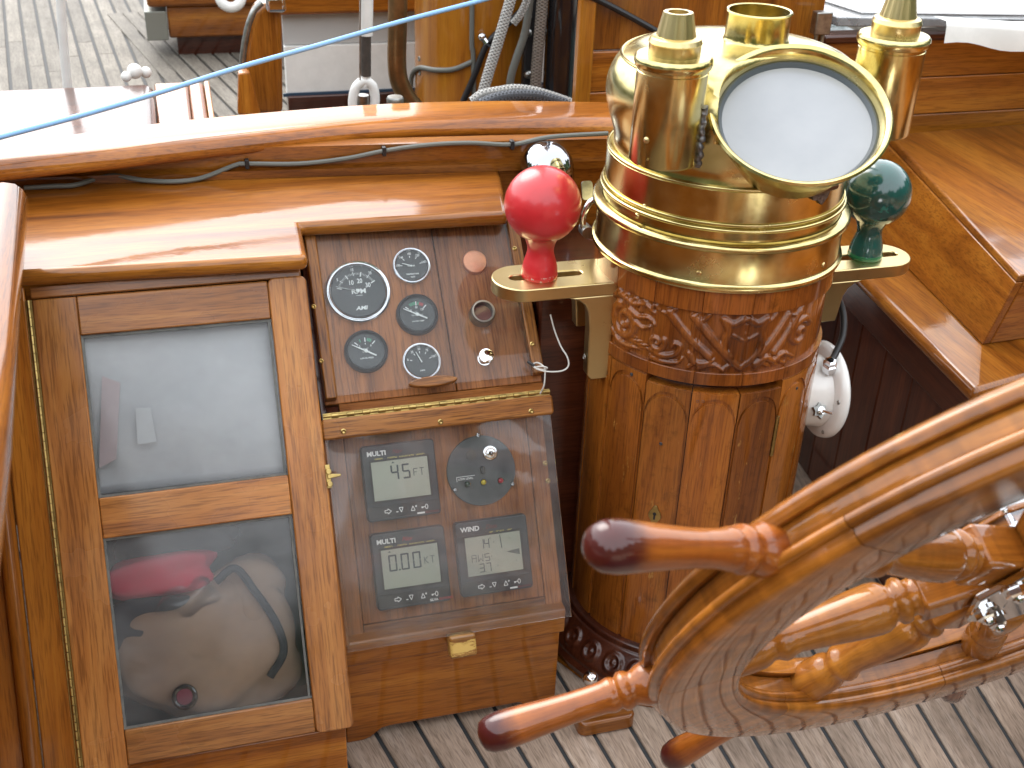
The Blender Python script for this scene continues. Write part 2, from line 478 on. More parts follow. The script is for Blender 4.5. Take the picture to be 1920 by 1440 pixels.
def deck_mat(name, dark, mid, light, axis):
    m, t, p, out = new_mat(name)
    k = 'XYZ'.index(axis)
    sc = [70.0] * 3; sc[k] = 5.0
    src, v = coords(t, tuple(sc))
    n = N(t, 'TexNoise', i_Scale=1.0, i_Detail=9.0, i_Roughness=0.7, i_Distortion=0.4)
    t.links.new(v, n.inputs['Vector'])
    c = ramp(t, n.outputs[0], [(0.3, dark), (0.5, mid), (0.72, light)]).outputs[0]
    n2 = N(t, 'TexNoise', i_Scale=9.0, i_Detail=4.0)
    t.links.new(src, n2.inputs['Vector'])
    c = mix(t, 0.8, c, ramp(t, n2.outputs[0], [(0.3, (0.72, 0.70, 0.68)), (0.7, (1.15, 1.14, 1.12))]).outputs[0], 'MULTIPLY')
    n3 = N(t, 'TexNoise', i_Scale=1.0, i_Detail=2.0)
    m3 = N(t, 'Mapping'); s3 = [500.0] * 3; s3[k] = 45.0
    m3.inputs['Scale'].default_value = s3
    t.links.new(src, m3.inputs['Vector']); t.links.new(m3.outputs[0], n3.inputs['Vector'])
    c = mix(t, 0.6, c, ramp(t, n3.outputs[0], [(0.34, (0.45, 0.42, 0.4)), (0.5, (1, 1, 1)), (0.72, (1.3, 1.3, 1.3))]).outputs[0], 'MULTIPLY')
    oi = N(t, 'ObjectInfo')
    mr = N(t, 'MapRange'); mr.inputs['To Min'].default_value = 0.84; mr.inputs['To Max'].default_value = 1.14
    t.links.new(oi.outputs['Random'], mr.inputs['Value'])
    hv = N(t, 'HueSaturation'); t.links.new(mr.outputs[0], hv.inputs['Value']); t.links.new(c, hv.inputs['Color'])
    t.links.new(hv.outputs[0], p.inputs['Base Color'])
    p.inputs['Roughness'].default_value = 0.72
    b = N(t, 'Bump', i_Strength=0.35, i_Distance=0.001)
    t.links.new(n.outputs[0], b.inputs['Height'])
    t.links.new(b.outputs[0], p.inputs['Normal'])
    return m
TEAKDECK = deck_mat('bare_teak_sole', (0.20, 0.145, 0.105), (0.30, 0.225, 0.17), (0.40, 0.32, 0.26), 'Y')
SIDETEAK = deck_mat('silvered_teak_deck', (0.115, 0.10, 0.08), (0.165, 0.147, 0.12), (0.215, 0.195, 0.165), 'Y')

def cloth(name, col, col2, scale=14):
    return plain(name, col, 0.85, noise=0.6, nscale=scale, col2=col2, bump=0.12)
BAGCLOTH = cloth('grey_brown_canvas', (0.33, 0.215, 0.145), (0.20, 0.13, 0.09), 9)
NAVY = cloth('navy_cloth', (0.020, 0.023, 0.032), (0.010, 0.012, 0.018))
REDCLOTH = cloth('crimson_cloth', (0.60, 0.045, 0.085), (0.42, 0.03, 0.06))
PAPER = plain('white_plastic_sheet', (0.44, 0.44, 0.455), 0.35, noise=0.6, nscale=9, col2=(0.31, 0.315, 0.335), coat=0.3)
PINKREFL = plain('pink_reflection', (0.46, 0.36, 0.37), 0.5, noise=0.2, nscale=10)  # colour of the pink reflection painted behind the upper pane

# ------------------------------------------------------------------ mesh builder
def cat(pts, sub=8):
    pts = [np.array(p, float) for p in pts]
    q = [2 * pts[0] - pts[1]] + pts + [2 * pts[-1] - pts[-2]]
    o = []
    for i in range(1, len(q) - 2):
        p0, p1, p2, p3 = q[i - 1], q[i], q[i + 1], q[i + 2]
        for k in range(sub):
            t = k / sub
            o.append(0.5 * ((2 * p1) + (-p0 + p2) * t + (2 * p0 - 5 * p1 + 4 * p2 - p3) * t * t + (-p0 + 3 * p1 - 3 * p2 + p3) * t ** 3))
    o.append(pts[-1])
    return o

class MB:
    def __init__(s):
        s.v = []; s.f = []; s.uv = []
    def add(s, vs, fs, M=None, uv=None):
        b = len(s.v)
        if M is not None:
            vs = [tuple(M @ Vector(v)) for v in vs]
        s.v += [tuple(float(c) for c in v) for v in vs]
        s.uv += uv if uv is not None else [(0, 0, 0)] * len(vs)
        s.f += [tuple(i + b for i in f) for f in fs]
        return s
    def box(s, x0, x1, y0, y1, z0, z1, M=None):
        v = [(x, y, z) for x in (x0, x1) for y in (y0, y1) for z in (z0, z1)]
        f = [(0, 1, 3, 2), (4, 6, 7, 5), (0, 4, 5, 1), (2, 3, 7, 6), (0, 2, 6, 4), (1, 5, 7, 3)]
        return s.add(v, f, M)
    def prism(s, poly, z0, z1, M=None):
        """polygon in local xy extruded along local z"""
        a = sum(poly[i][0] * poly[(i + 1) % len(poly)][1] - poly[(i + 1) % len(poly)][0] * poly[i][1] for i in range(len(poly)))
        if a < 0:
            poly = poly[::-1]
        n = len(poly)
        v = [(x, y, z0) for x, y in poly] + [(x, y, z1) for x, y in poly]
        f = [tuple(range(n))[::-1], tuple(range(n, 2 * n))] + [(i, (i + 1) % n, n + (i + 1) % n, n + i) for i in range(n)]
        return s.add(v, f, M)
    def hull8(s, lo, hi):
        """box between two quads (each 4 points, same order)"""
        v = [tuple(p) for p in lo] + [tuple(p) for p in hi]
        f = [(3, 2, 1, 0), (4, 5, 6, 7)] + [(i, (i + 1) % 4, 4 + (i + 1) % 4, 4 + i) for i in range(4)]
        return s.add(v, f)
    def tube(s, path, r, seg=12, caps=True, M=None, smooth=0, flat=1.0):
        p = cat(path, smooth) if smooth else [np.array(q, float) for q in path]
        n = len(p)
        rr = r if callable(r) else (lambda t: r)
        T = [nrm(p[min(i + 1, n - 1)] - p[max(i - 1, 0)]) for i in range(n)]
        a = np.array([0, 0, 1.0]) if abs(T[0][2]) < 0.9 else np.array([1.0, 0, 0])
        U = nrm(np.cross(T[0], a))
        v = []; uv = []; L = 0
        for i in range(n):
            if i:
                L += np.linalg.norm(p[i] - p[i - 1])
                U = nrm(U - T[i] * np.dot(U, T[i]))
            V = np.cross(T[i], U)
            R = rr(i / max(n - 1, 1))
            for k in range(seg):
                c = 2 * PI * k / seg
                v.append(p[i] + R * (U * math.cos(c) + V * math.sin(c) * flat))
                uv.append((k / seg, L, 0))
        f = []
        for i in range(n - 1):
            for k in range(seg):
                f.append((i * seg + k, i * seg + (k + 1) % seg, (i + 1) * seg + (k + 1) % seg, (i + 1) * seg + k))
        if caps:
            f.append(tuple(range(seg))[::-1]); f.append(tuple((n - 1) * seg + k for k in range(seg)))
        return s.add(v, f, M, uv)
    def ring(s, c, n, R, r, seg=64, tseg=10, M=None):
        n = nrm(n); u = nrm(np.cross(n, [0.31, 0.2, 0.93])); w = np.cross(n, u)
        v = []; f = []
        for i in range(seg):
            a = 2 * PI * i / seg
            d = u * math.cos(a) + w * math.sin(a)
            for k in range(tseg):
                b = 2 * PI * k / tseg
                v.append(np.array(c) + d * (R + r * math.cos(b)) + n * r * math.sin(b))
        for i in range(seg):
            for k in range(tseg):
                f.append((i * tseg + k, ((i + 1) % seg) * tseg + k, ((i + 1) % seg) * tseg + (k + 1) % tseg, i * tseg + (k + 1) % tseg))
        return s.add(v, f, M)
    def lathe(s, prof, seg=32, M=None, a0=0.0, a1=2 * PI, closed=False, scale=None):
        """profile [(r, z)] turned about local z"""
        full = abs(a1 - a0 - 2 * PI) < 1e-6
        cols = seg if full else seg + 1
        v = []; n = len(prof)
        for i in range(cols):
            a = a0 + (a1 - a0) * i / seg
            for r, z in prof:
                v.append((max(r, 1e-5) * math.cos(a), max(r, 1e-5) * math.sin(a), z))
        f = []
        for i in range(seg):
            j = (i + 1) % cols
            for k in range(n if closed else n - 1):
                l = (k + 1) % n
                f.append((i * n + k, j * n + k, j * n + l, i * n + l))
        if not full and closed:
            f.append(tuple(range(n))); f.append(tuple((cols - 1) * n + k for k in range(n))[::-1])
        return s.add(v, f, M)
    def ball(s, c, r, M=None, seg=20, rings=12):
        pr = [(r * math.sin(PI * k / rings), -r * math.cos(PI * k / rings)) for k in range(rings + 1)]
        T = Matrix.Translation(Vector(c))
        return s.lathe(pr, seg, (M @ T) if M is not None else T)
    def cyl(s, r, z0, z1, M=None, seg=28, r2=None):
        r2 = r if r2 is None else r2
        return s.lathe([(0, z0), (r, z0), (r2, z1), (0, z1)], seg, M)
    def sweep(s, path, prof, M=None, up=(0, 0, 1), close=True):
        """profile (side, up) carried along a path; side is to the right of travel"""
        p = [np.array(q, float) for q in path]
        n = len(p); m = len(prof); v = []; f = []
        up = np.array(up, float)
        for i in range(n):
            T = nrm(p[min(i + 1, n - 1)] - p[max(i - 1, 0)])
            sd_ = nrm(np.cross(T, up)); uu = np.cross(sd_, T)
            for a, b in prof:
                v.append(p[i] + sd_ * a + uu * b)
        for i in range(n - 1):
            for k in range(m):
                f.append((i * m + k, i * m + (k + 1) % m, (i + 1) * m + (k + 1) % m, (i + 1) * m + k))
        f.append(tuple(range(m))[::-1]); f.append(tuple((n - 1) * m + k for k in range(m)))
        return s.add(v, f, M)
    def text(s, body, size, x, y, z=0.0, align='CENTER', M=None, bold=0.0, shear=0.0, space=1.0, sx=1.0):
        cu = bpy.data.curves.new('lettering', 'FONT')
        cu.body = body; cu.size = size; cu.align_x = align; cu.align_y = 'CENTER'
        cu.offset = bold * size; cu.shear = shear; cu.space_character = space; cu.resolution_u = 3
        cu.extrude = 0.00012
        o = bpy.data.objects.new('lettering', cu)
        COL.objects.link(o)
        dg = bpy.context.evaluated_depsgraph_get()
        me = bpy.data.meshes.new_from_object(o.evaluated_get(dg))
        vs = [(p.co.x * sx + x, p.co.y + y, p.co.z + z) for p in me.vertices]
        fs = [tuple(p.vertices) for p in me.polygons]
        bpy.data.objects.remove(o); bpy.data.curves.remove(cu); bpy.data.meshes.remove(me)
        return s.add(vs, fs, M)
    def build(s, name, mat, parent=None, M=None, bevel=0.0, seg=2, sharp=38, merge=True, wn=False):
        me = bpy.data.meshes.new(name)
        me.from_pydata(s.v, [], s.f)
        if any(u != (0, 0, 0) for u in s.uv):
            at_ = me.attributes.new('tuv', 'FLOAT_VECTOR', 'POINT')
            at_.data.foreach_set('vector', [c for u in s.uv for c in u])
        bm = bmesh.new(); bm.from_mesh(me)
        if merge:
            bmesh.ops.remove_doubles(bm, verts=bm.verts, dist=2e-6)
        bmesh.ops.recalc_face_normals(bm, faces=bm.faces)
        lim = math.radians(sharp)
        for e in bm.edges:
            if len(e.link_faces) == 2:
                e.smooth = e.calc_face_angle(0) < lim
        for fc in bm.faces:
            fc.smooth = True
        bm.to_mesh(me); bm.free()
        me.materials.append(mat)
        o = bpy.data.objects.new(name, me)
        COL.objects.link(o)
        if bevel:
            b = o.modifiers.new('bevel', 'BEVEL')
            b.width = bevel; b.segments = seg; b.limit_method = 'ANGLE'; b.angle_limit = math.radians(40)
            b.harden_normals = False
        if bevel or wn:
            w_ = o.modifiers.new('weighted', 'WEIGHTED_NORMAL')
            w_.keep_sharp = True; w_.weight = 80
        place(o, parent, M)
        return o

WM = {}
def place(o, parent, M):
    M = M if M is not None else Matrix.Identity(4)
    WM[o.name] = M
    if parent is not None:
        o.parent = parent
        o.matrix_local = WM[parent.name].inverted() @ M
    else:
        o.matrix_local = M

def thing(name, label, cat_, loc=(0, 0, 0), group=None, M=None):
    o = bpy.data.objects.new(name, None)
    o.empty_display_size = 0.02
    COL.objects.link(o)
    place(o, None, M if M is not None else Matrix.Translation(Vector([float(c) for c in loc])))
    return tag(o, label, cat_, group)

def tag(o, label, cat_, group=None):
    o['label'] = label; o['category'] = cat_
    if group:
        o['group'] = group
    return o

def struct(o, kind='structure'):
    o['kind'] = kind
    return o

def T(x, y, z):
    return Matrix.Translation(Vector((float(x), float(y), float(z))))

def roundrect(x0, x1, y0, y1, r, n=4):
    o = []
    for cx, cy, a in ((x1 - r, y1 - r, 0), (x0 + r, y1 - r, PI / 2), (x0 + r, y0 + r, PI), (x1 - r, y0 + r, 1.5 * PI)):
        for k in range(n + 1):
            o.append((cx + r * math.cos(a + PI / 2 * k / n), cy + r * math.sin(a + PI / 2 * k / n)))
    return o

def basis(o, z, xhint=(1, 0, 0)):
    """matrix with local z along z"""
    z = nrm(z); x = np.array(xhint, float); x = nrm(x - z * np.dot(x, z)); y = np.cross(z, x)
    m = Matrix.Identity(4)
    for i, c in enumerate((x, y, z)):
        for j in range(3):
            m[j][i] = c[j]
    for j in range(3):
        m[j][3] = float(o[j])
    return m

def screw(parent, M, r=0.004, mat=None, slot=0.6):
    b = MB()
    b.lathe([(0, 0.0), (r, 0.0), (r * 0.96, 0.0008), (r * 0.62, 0.0016), (r * 0.5, 0.0010), (0, 0.0004)], 14)
    return b.build('screw', mat or BRASS_OLD, parent, M)
#PART2
# ------------------------------------------------------------------ cockpit sole: fan of planks
SOLE_APEX = np.array([0.75, -1.10])
sole = MB().box(-0.8, 2.2, -1.0, 2.6, -0.05, -0.003).build('cockpit_sole', CAULK)
struct(sole)
PITCH = 0.0585 / 2.3
k0 = math.atan2(0.314 - SOLE_APEX[0], 1.24 - SOLE_APEX[1])
for i in range(-18, 30):
    a0 = k0 + i * PITCH; a1 = a0 + PITCH
    def rad(a, r):
        return (SOLE_APEX[0] + r * math.tan(a), SOLE_APEX[1] + r)
    g = 0.0033
    r0, r1 = 1.2, 3.4
    if abs(a1) > 0.62:
        continue
    x00, y0 = rad(a0, r0); x01, _ = rad(a1, r0); x10, y1 = rad(a0, r1); x11, _ = rad(a1, r1)
    am = (a0 + a1) / 2
    M = T(*rad(am, 1.2), 0) @ Matrix.Rotation(-am, 4, 'Z')
    Mi = M.inverted()
    poly = [Mi @ Vector((x00 + g, y0, 0)), Mi @ Vector((x01 - g, y0, 0)), Mi @ Vector((x11 - g, y1, 0)), Mi @ Vector((x10 + g, y1, 0))]
    MB().prism([(p.x, p.y) for p in poly], -0.02, random.uniform(-0.0004, 0.0004)).build('plank', TEAKDECK, sole, M, bevel=0.0012, seg=1)

# ------------------------------------------------------------------ side deck beyond the coaming
ZD = 0.45
side = MB().box(-3.2, 1.2, 1.98, 8.0, ZD - 0.06, ZD - 0.004).build('side_deck', CAULK)
struct(side)
A = at(127, 22, ZD); B = at(164, 153, ZD)
dang = math.atan2((A - B)[0], (A - B)[1])
pitch = 0.0
xs = [at(px, 140, ZD) for px in (32, 56.5)]
pitch = 0.047
Ms = T(B[0], B[1], ZD) @ Matrix.Rotation(-dang, 4, 'Z')
for i in range(-14, 5):
    off = -1.2
    jl = [off, off + 1.1 + random.uniform(0, 0.6), off + 2.7 + random.uniform(0, 0.8), 4.6]
    for a, b in zip(jl[:-1], jl[1:]):
        x0 = i * pitch
        MB().box(x0 + 0.0042, x0 + pitch - 0.0042, a + 0.0015, b - 0.0015, -0.02, random.uniform(-0.0003, 0.0003)).build('plank', SIDETEAK, side, Ms @ T(0, 0, 0), bevel=0.001, seg=1)
A2 = at(322, 92, ZD); B2 = at(400, 172, ZD)
dang2 = math.atan2((A2 - B2)[0], (A2 - B2)[1])
Ms2 = T(B2[0], B2[1], ZD) @ Matrix.Rotation(-dang2, 4, 'Z')
for i in range(-2, 14):
    x0 = i * 0.047
    MB().box(x0 + 0.0038, x0 + 0.0432, -0.75, 0.95, -0.0075, 0.003 + random.uniform(-0.0003, 0.0003)).build('plank', SIDETEAK, side, Ms2, bevel=0.001, seg=1)

# water and hull round the cockpit so that reflections find something real
m, t, p, out = new_mat('grey_green_water')
p.inputs['Base Color'].default_value = (0.03, 0.045, 0.045, 1)
p.inputs['Roughness'].default_value = 0.12
src, _ = coords(t, (1, 1, 1), rand=False)
n = N(t, 'TexNoise', i_Scale=1.2, i_Detail=5.0)
t.links.new(src, n.inputs['Vector'])
b = N(t, 'Bump', i_Strength=0.5, i_Distance=0.2)
t.links.new(n.outputs[0], b.inputs['Height']); t.links.new(b.outputs[0], p.inputs['Normal'])
struct(MB().box(-600, 600, -600, 600, -1.35, -1.25).build('water', m))

# ------------------------------------------------------------------ coaming rail across the front of the cockpit
ZR = 0.768
rail_t = thing('coaming_rail', 'long varnished rounded coaming rail running across behind the instrument shelf', 'rail', (0.2, 1.75, 0.70))
backp = [at(q[0], q[1], ZR) for q in [(-260, 305), (0, 270), (200, 243), (400, 219), (700, 195), (930, 188), (1130, 190), (1330, 190)]]
frontp = [at(q[0], q[1], ZR - 0.016) for q in [(-260, 352), (0, 320), (200, 300), (400, 277), (700, 246), (930, 238), (1140, 240), (1330, 240)]]
ctr = cat([(a + b) / 2 for a, b in zip([np.array([p[0], p[1], ZR]) for p in backp], [np.array([p[0], p[1], ZR]) for p in frontp])], 6)
wid = cat([np.array([np.linalg.norm((a - b)[:2]), 0, 0]) for a, b in zip(backp, frontp)], 6)
rb = MB()
prof = [(-0.5, -0.026), (-0.5, -0.010), (-0.47, -0.002), (-0.40, 0.0), (0.15, -0.0003), (0.26, -0.0010), (0.35, -0.0030), (0.42, -0.0065), (0.47, -0.0110), (0.495, -0.0165), (0.5, -0.0215), (0.49, -0.0265), (0.45, -0.0305), (0.39, -0.0325), (-0.44, -0.0325), (-0.49, -0.0305)]
v = []; f = []; mcount = len(prof)
for i, c in enumerate(ctr):
    tt = nrm(ctr[min(i + 1, len(ctr) - 1)] - ctr[max(i - 1, 0)])
    sdv = nrm(np.cross(tt, [0, 0, 1]))
    for a_, b_ in prof:
        v.append(np.array(c) + sdv * a_ * (wid[i][0] + 0.012) + np.array([0, 0, b_]))
for i in range(len(ctr) - 1):
    for k in range(mcount):
        f.append((i * mcount + k, i * mcount + (k + 1) % mcount, (i + 1) * mcount + (k + 1) % mcount, (i + 1) * mcount + k))
f.append(tuple(range(mcount))[::-1]); f.append(tuple((len(ctr) - 1) * mcount + k for k in range(mcount)))
rb.v = []
rb.add(v, f)
rb.build('rail_cap', varn('X'), rail_t, T(0, 0, 0), sharp=80, wn=True)
# upright board under the rail
wall_line = [at(-120, 362, 0.70), at(40, 346, 0.70), at(940, 318, 0.70), at(1160, 312, 0.70)]
wl = [np.array([p[0], p[1] + 0.002, 0.0]) for p in wall_line]
wb = MB()
wb.sweep(wl, [(0, 0.10), (0, 0.70), (0, 0.746), (-0.03, 0.746), (-0.03, 0.10)])
wb.build('rail_board', varn('X'), rail_t, T(0, 0, 0))
MB().sweep(wl, [(0.010, 0.7005), (0.011, 0.707), (0.0115, 0.7135), (-0.004, 0.7005)]).build('bead_moulding', varn('X'), rail_t, T(0, 0, 0))

# grey cable tucked under the rail
cab = []
for q, z in [((45, 352), .733), ((100, 349), .735), ((140, 347), .737), ((180, 335), .738), ((215, 329), .739), ((270, 338), .737), ((330, 340), .735), ((380, 333), .736), ((440, 310), .739), ((463, 307), .740),
             ((560, 307), .738), ((650, 297), .738), ((720, 283), .739), ((800, 272), .740), ((880, 268), .740), ((960, 271), .739), ((1030, 257), .7415), ((1140, 250), .743)]:
    wy = np.interp(at(q[0], q[1], z + 0.012)[0], [w[0] for w in wl], [w[1] for w in wl]) - 0.006 - 0.0
    pc_ = aty(q[0], q[1], wy)
    cab.append(pc_ if pc_[2] > 0.7065 else at(q[0], q[1], 0.7065))
cable = thing('grey_cable', 'thin grey cable sagging in waves along the board under the coaming rail', 'cable', cab[9])
MB().tube(cab, 0.0036, 8, smooth=5).build('cable', GREYCABLE, cable)
for k in (9, 12, 15):
    pt = np.array(cab[k])
    MB().box(-0.003, 0.003, -0.0055, 0.006, -0.007, 0.007).build('cable_clip', RUBBER, cable, T(*pt), bevel=0.001)

# port coaming cap coming towards the viewer at the far left
pc = thing('side_coaming', 'rounded varnished coaming board end at the left edge beside the shelf', 'coaming', (-0.26, 1.2, 0.70))
pe = [(-0.202, 1.545), (-0.186, 1.2), (-0.172, 0.93), (-0.16, 0.5), (-0.16, -1.2)]
path = [np.array([x - 0.03, y, 0.765]) for x, y in pe]
path[0][1] += 0.0
MB().sweep(path[::-1], [(-0.22, -0.025), (-0.22, 0.02), (0.005, 0.024), (0.018, 0.021), (0.026, 0.013), (0.030, 0.002), (0.029, -0.012), (0.022, -0.022), (0.010, -0.027)]).build('coaming_cap', varn('Y'), pc, T(-0.2, 1.2, .77) @ T(0.2, -1.2, -.77), sharp=80, wn=True)
MB().sweep([p + np.array([-0.17, 0, 0]) for p in path[::-1]], [(-0.03, -0.75), (-0.03, -0.027), (-0.002, -0.027), (-0.002, -0.75)]).build('coaming_board', varn('Y'), pc)

# ------------------------------------------------------------------ left locker: shelf, face boards, door
FD = lean((0.0, 1.30, 0.40), 30)
FD = lean((0.304 , 1.291 - 0.02 * math.cos(math.radians(30)), 0.328 + 0.02 * math.sin(math.radians(30))), 30)
ZS = 0.70
locker = thing('cockpit_locker', 'varnished teak locker on the left with a leaning glazed door under the shelf', 'locker', (0.0, 1.2, 0.0))
# shelf
s_fl = at(-60, 516, ZS); s_l = at(20, 512, ZS); s_r = at(577, 480, ZS); s_rb = at(560, 425, ZS); s_bl = at(-60, 350, ZS); s_br = at(575, 330, ZS)
c_l = at(560, 418, ZS); c_r = at(953, 398, ZS); c_br = at(945, 318, ZS)
yb = 1.80
shelf_poly = [(-0.30, s_l[1] + .01), (s_l[0], s_l[1]), (s_r[0], s_r[1]), (s_r[0] + 0.004, c_l[1] - 0.002), (c_r[0], c_r[1]), (c_br[0], c_br[1] + 0.03), (c_br[0], yb), (-0.30, yb)]
lb = MB().prism(shelf_poly, ZS - 0.022, ZS)
lb.build('shelf', varn('X'), locker, T(0, 0, 0), bevel=0.009, seg=4)
# fascia under the shelf nosing, then the face frame of the door
def fx(px, py, dz=0.0, F=None):
    return (F or FD).on(px, py, dz)
xl = fx(65, 560)[0]; xli = fx(150, 620)[0]; xri = fx(507, 600)[0]; xr = fx(575, 525)[0]
xr2 = (fx(575, 525)[0] + fx(665, 1385)[0]) / 2
yt = fx(300, 543)[1]; yti = fx(330, 613)[1]; ym1 = fx(360, 913)[1]; ym0 = fx(365, 988)[1]; ybi = fx(410, 1340)[1]; ybt = fx(420, 1398)[1]
xl = (fx(65, 560)[0] + fx(150, 1440)[0]) / 2
xli = (fx(152, 627)[0] + fx(230, 1365)[0]) / 2
xri = (fx(505, 600)[0] + fx(585, 1315)[0]) / 2
xsj = xri + 0.002
door = thing('locker_door', 'leaning teak door with two cloudy window panes, hinged along its left edge', 'door', (float(FD.o[0] + xl), 1.2, 0.1))
DT = 0.018
D0 = FD.M()
def dpart(name, x0, x1, y0, y1, mat, z0=-DT, z1=0.0, bev=0.0018):
    M = FD.M((x0 + x1) / 2, (y0 + y1) / 2)
    w, h = (x1 - x0) / 2, (y1 - y0) / 2
    return MB().box(-w, w, -h, h, z0, z1).build(name, mat, door, M, bevel=bev)
g = 0.0004
dpart('stile', xl, xli, ybt - 0.05, yt, varn('Y', 'door'))
w2 = (xr2 - xsj) / 2; h2 = (yt + 0.003 - (ybt - 0.006)) / 2
MB().prism(roundrect(-w2, w2, -h2, h2, 0.008), -DT, 0.0012).build('stile', varn('Y', 'door'), door, FD.M((xsj + xr2) / 2, (yt + 0.003 + ybt - 0.006) / 2), bevel=0.0018)
dpart('rail', xli + g, xsj - g, yti, yt, varn('X', 'door'))
dpart('rail', xli + g, xsj - g, ym0, ym1, varn('X', 'door'))
dpart('rail', xli + g, xsj - g, ybt - 0.004, ybi, varn('X', 'door'))
def pane(x0, x1, y0, y1, lab):
    M = FD.M((x0 + x1) / 2, (y0 + y1) / 2, -0.009)
    w, h = (x1 - x0) / 2 + 0.004, (y1 - y0) / 2 + 0.004
    o = MB().box(-w, w, -h, h, -0.002, 0.002).build('window_pane', DOORPANE, door, M)
    o['label'] = lab
    e = MB()
    i = 0.0042
    for bx in ((-w, w, h - i - 0.0035, h - i), (-w, w, -h + i, -h + i + 0.003), (-w + i, -w + i + 0.003, -h + i + .003, h - i - .0035), (w - i - 0.003, w - i, -h + i + .003, h - i - .0035)):
        e.box(*bx, 0.0018, 0.0045)
    e.build('sealant_bead', SEAL, o, M)
SEAL = plain('grey_sealant', (0.10, 0.105, 0.10), 0.7, noise=0.6, nscale=60, col2=(0.2, 0.2, 0.18))
pane(xli, xri, ym1, yti, 'upper window pane of the door')
pane(xli, xri, ybi, ym0, 'lower window pane of the door showing a bag')
# piano hinge
hb = MB()
ln = yt - (ybt - 0.05); nk = 58
for k in range(nk):
    y0 = ybt - 0.05 + ln * k / nk
    Mh = Matrix.Translation((0, y0, 0.001)) @ Matrix.Rotation(-PI / 2, 4, 'X')
    hb.cyl(0.0026 if k % 2 else 0.0024, 0.0006, ln / nk - 0.0004, Mh, 8)
hb.box(-0.004, 0.004, ybt - 0.05, yt, -0.006, -0.001)
HINGE = plain('hinge_brass', (0.50, 0.36, 0.13), 0.35, 1.0, noise=0.7, nscale=70, col2=(0.22, 0.16, 0.06))
hb.build('hinge', HINGE, door, FD.M(xl - 0.004, 0, 0.0))
# catch on the right stile
cx_, cy_ = fx(616, 893)
cb = MB()
cb.box(-0.004, 0.003, -0.016, 0.016, -0.004, 0.002)
cb.cyl(0.004, 0, 0.010, T(0.0, 0.007, 0.0), 10); cb.cyl(0.004, 0, 0.010, T(0.0, -0.010, 0.0), 10)
cb.prism([(-0.002, -0.003), (0.016, -0.001), (0.016, 0.002), (-0.002, 0.004)], 0.004, 0.009)
cb.build('catch', BRASS_OLD, door, FD.M(cx_, cy_, 0.001), bevel=0.0008)

# locker carcass: face boards beside the door, plinth, inside
def lpart(name, x0, x1, y0, y1, z0, z1, mat, bev=0.002):
    M = FD.M((x0 + x1) / 2, (y0 + y1) / 2)
    w, h = (x1 - x0) / 2, (y1 - y0) / 2
    return MB().box(-w, w, -h, h, z0, z1).build(name, mat, locker, M, bevel=bev)
ytop = FD.on(300, 523)[1]
ycut = (ZS - 0.024 - FD.o[2]) / FD.y[2]
lpart('fascia', xl - 0.001, xr2 - 0.006, yt + 0.0015, ycut, -DT, -0.0015, varn('X', 'door'))
xm0 = fx(22, 900)[0]; xm1 = fx(2, 900)[0]
xm = (fx(20, 860)[0] + fx(75, 1400)[0]) / 2
lpart('face_board', xm, xl - 0.0075, -0.45, ycut, -DT, -0.001, varn('Y'))
lb = MB().sweep([np.array([0, -0.45, 0]), np.array([0, ycut - 0.03, 0])], [(-0.010, -0.008), (-0.010, 0.004), (-0.006, 0.010), (0, 0.012), (0.006, 0.010), (0.010, 0.004), (0.010, -0.008)], up=(0, 0, 1))
lb.build('moulding', varn('Y'), locker, FD.M(xm - 0.012, 0, 0))
lpart('face_board', xm - 0.20, xm - 0.024, -0.45, ycut, -DT - 0.004, -0.010, varn('Y'))
# lower plinth under the door
yp = ybt - 0.006
pb = MB()
bt = FD.o + FD.y * (yp - 0.002) + FD.z * (-0.012)
x0w, x1w = FD.o[0] + xl - 0.0, FD.o[0] + xr2 - 0.010
pb.box(x0w, x1w, bt[1], bt[1] + 0.02, 0.0, bt[2])
pb.build('plinth', varn('X'), locker, T(0, 0, 0), bevel=0.002)
# hidden right side of the carcass and inner lining
ib = MB()
def quad_box(b, x0, x1, y0, y1, z0, z1):
    b.box(x0, x1, y0, y1, z0, z1)
lining = MB()
wx0, wx1 = xl + 0.02, xr2 - 0.022
lining.box(wx0, wx1, ybt + 0.012, yt - 0.01, -0.205, -0.20)
lining.box(wx0 - 0.004, wx0, ybt + 0.012, yt - 0.01, -0.20, -DT - 0.001)
lining.box(wx1, wx1 + 0.004, ybt + 0.012, yt - 0.01, -0.20, -DT - 0.001)
lining.box(wx0, wx1, ybt + 0.006, ybt + 0.012, -0.20, -DT - 0.001)
lining.box(wx0, wx1, (ym0 + ym1) / 2 - 0.008, (ym0 + ym1) / 2 + 0.008, -0.20, -DT - 0.001)
lining.box(wx0, wx1, yt - 0.01, yt - 0.004, -0.20, -DT - 0.001)
lining.build('lining', LOCKERWHITE, locker, FD.M())
sb = MB(); sb.box(-0.006, 0, 0, 0.40, 0.0, ZS - 0.023)
side_poly = [(bt[1] + 0.021, 0.0), (bt[1] + 0.021, bt[2]), tuple((FD.o + FD.y * ycut + FD.z * (-DT))[1:]), (1.78, ZS - 0.0235), (1.78, 0.0)]
Myz = Matrix(((0, 0, 1, 0), (1, 0, 0, 0), (0, 1, 0, 0), (0, 0, 0, 1)))
xs_ = FD.o[0] + xr2 - 0.016
MB().prism(side_poly, xs_ - 0.0, xs_ + 0.005, Myz).build('side_board', varn('Y'), locker, T(0, 0, 0))

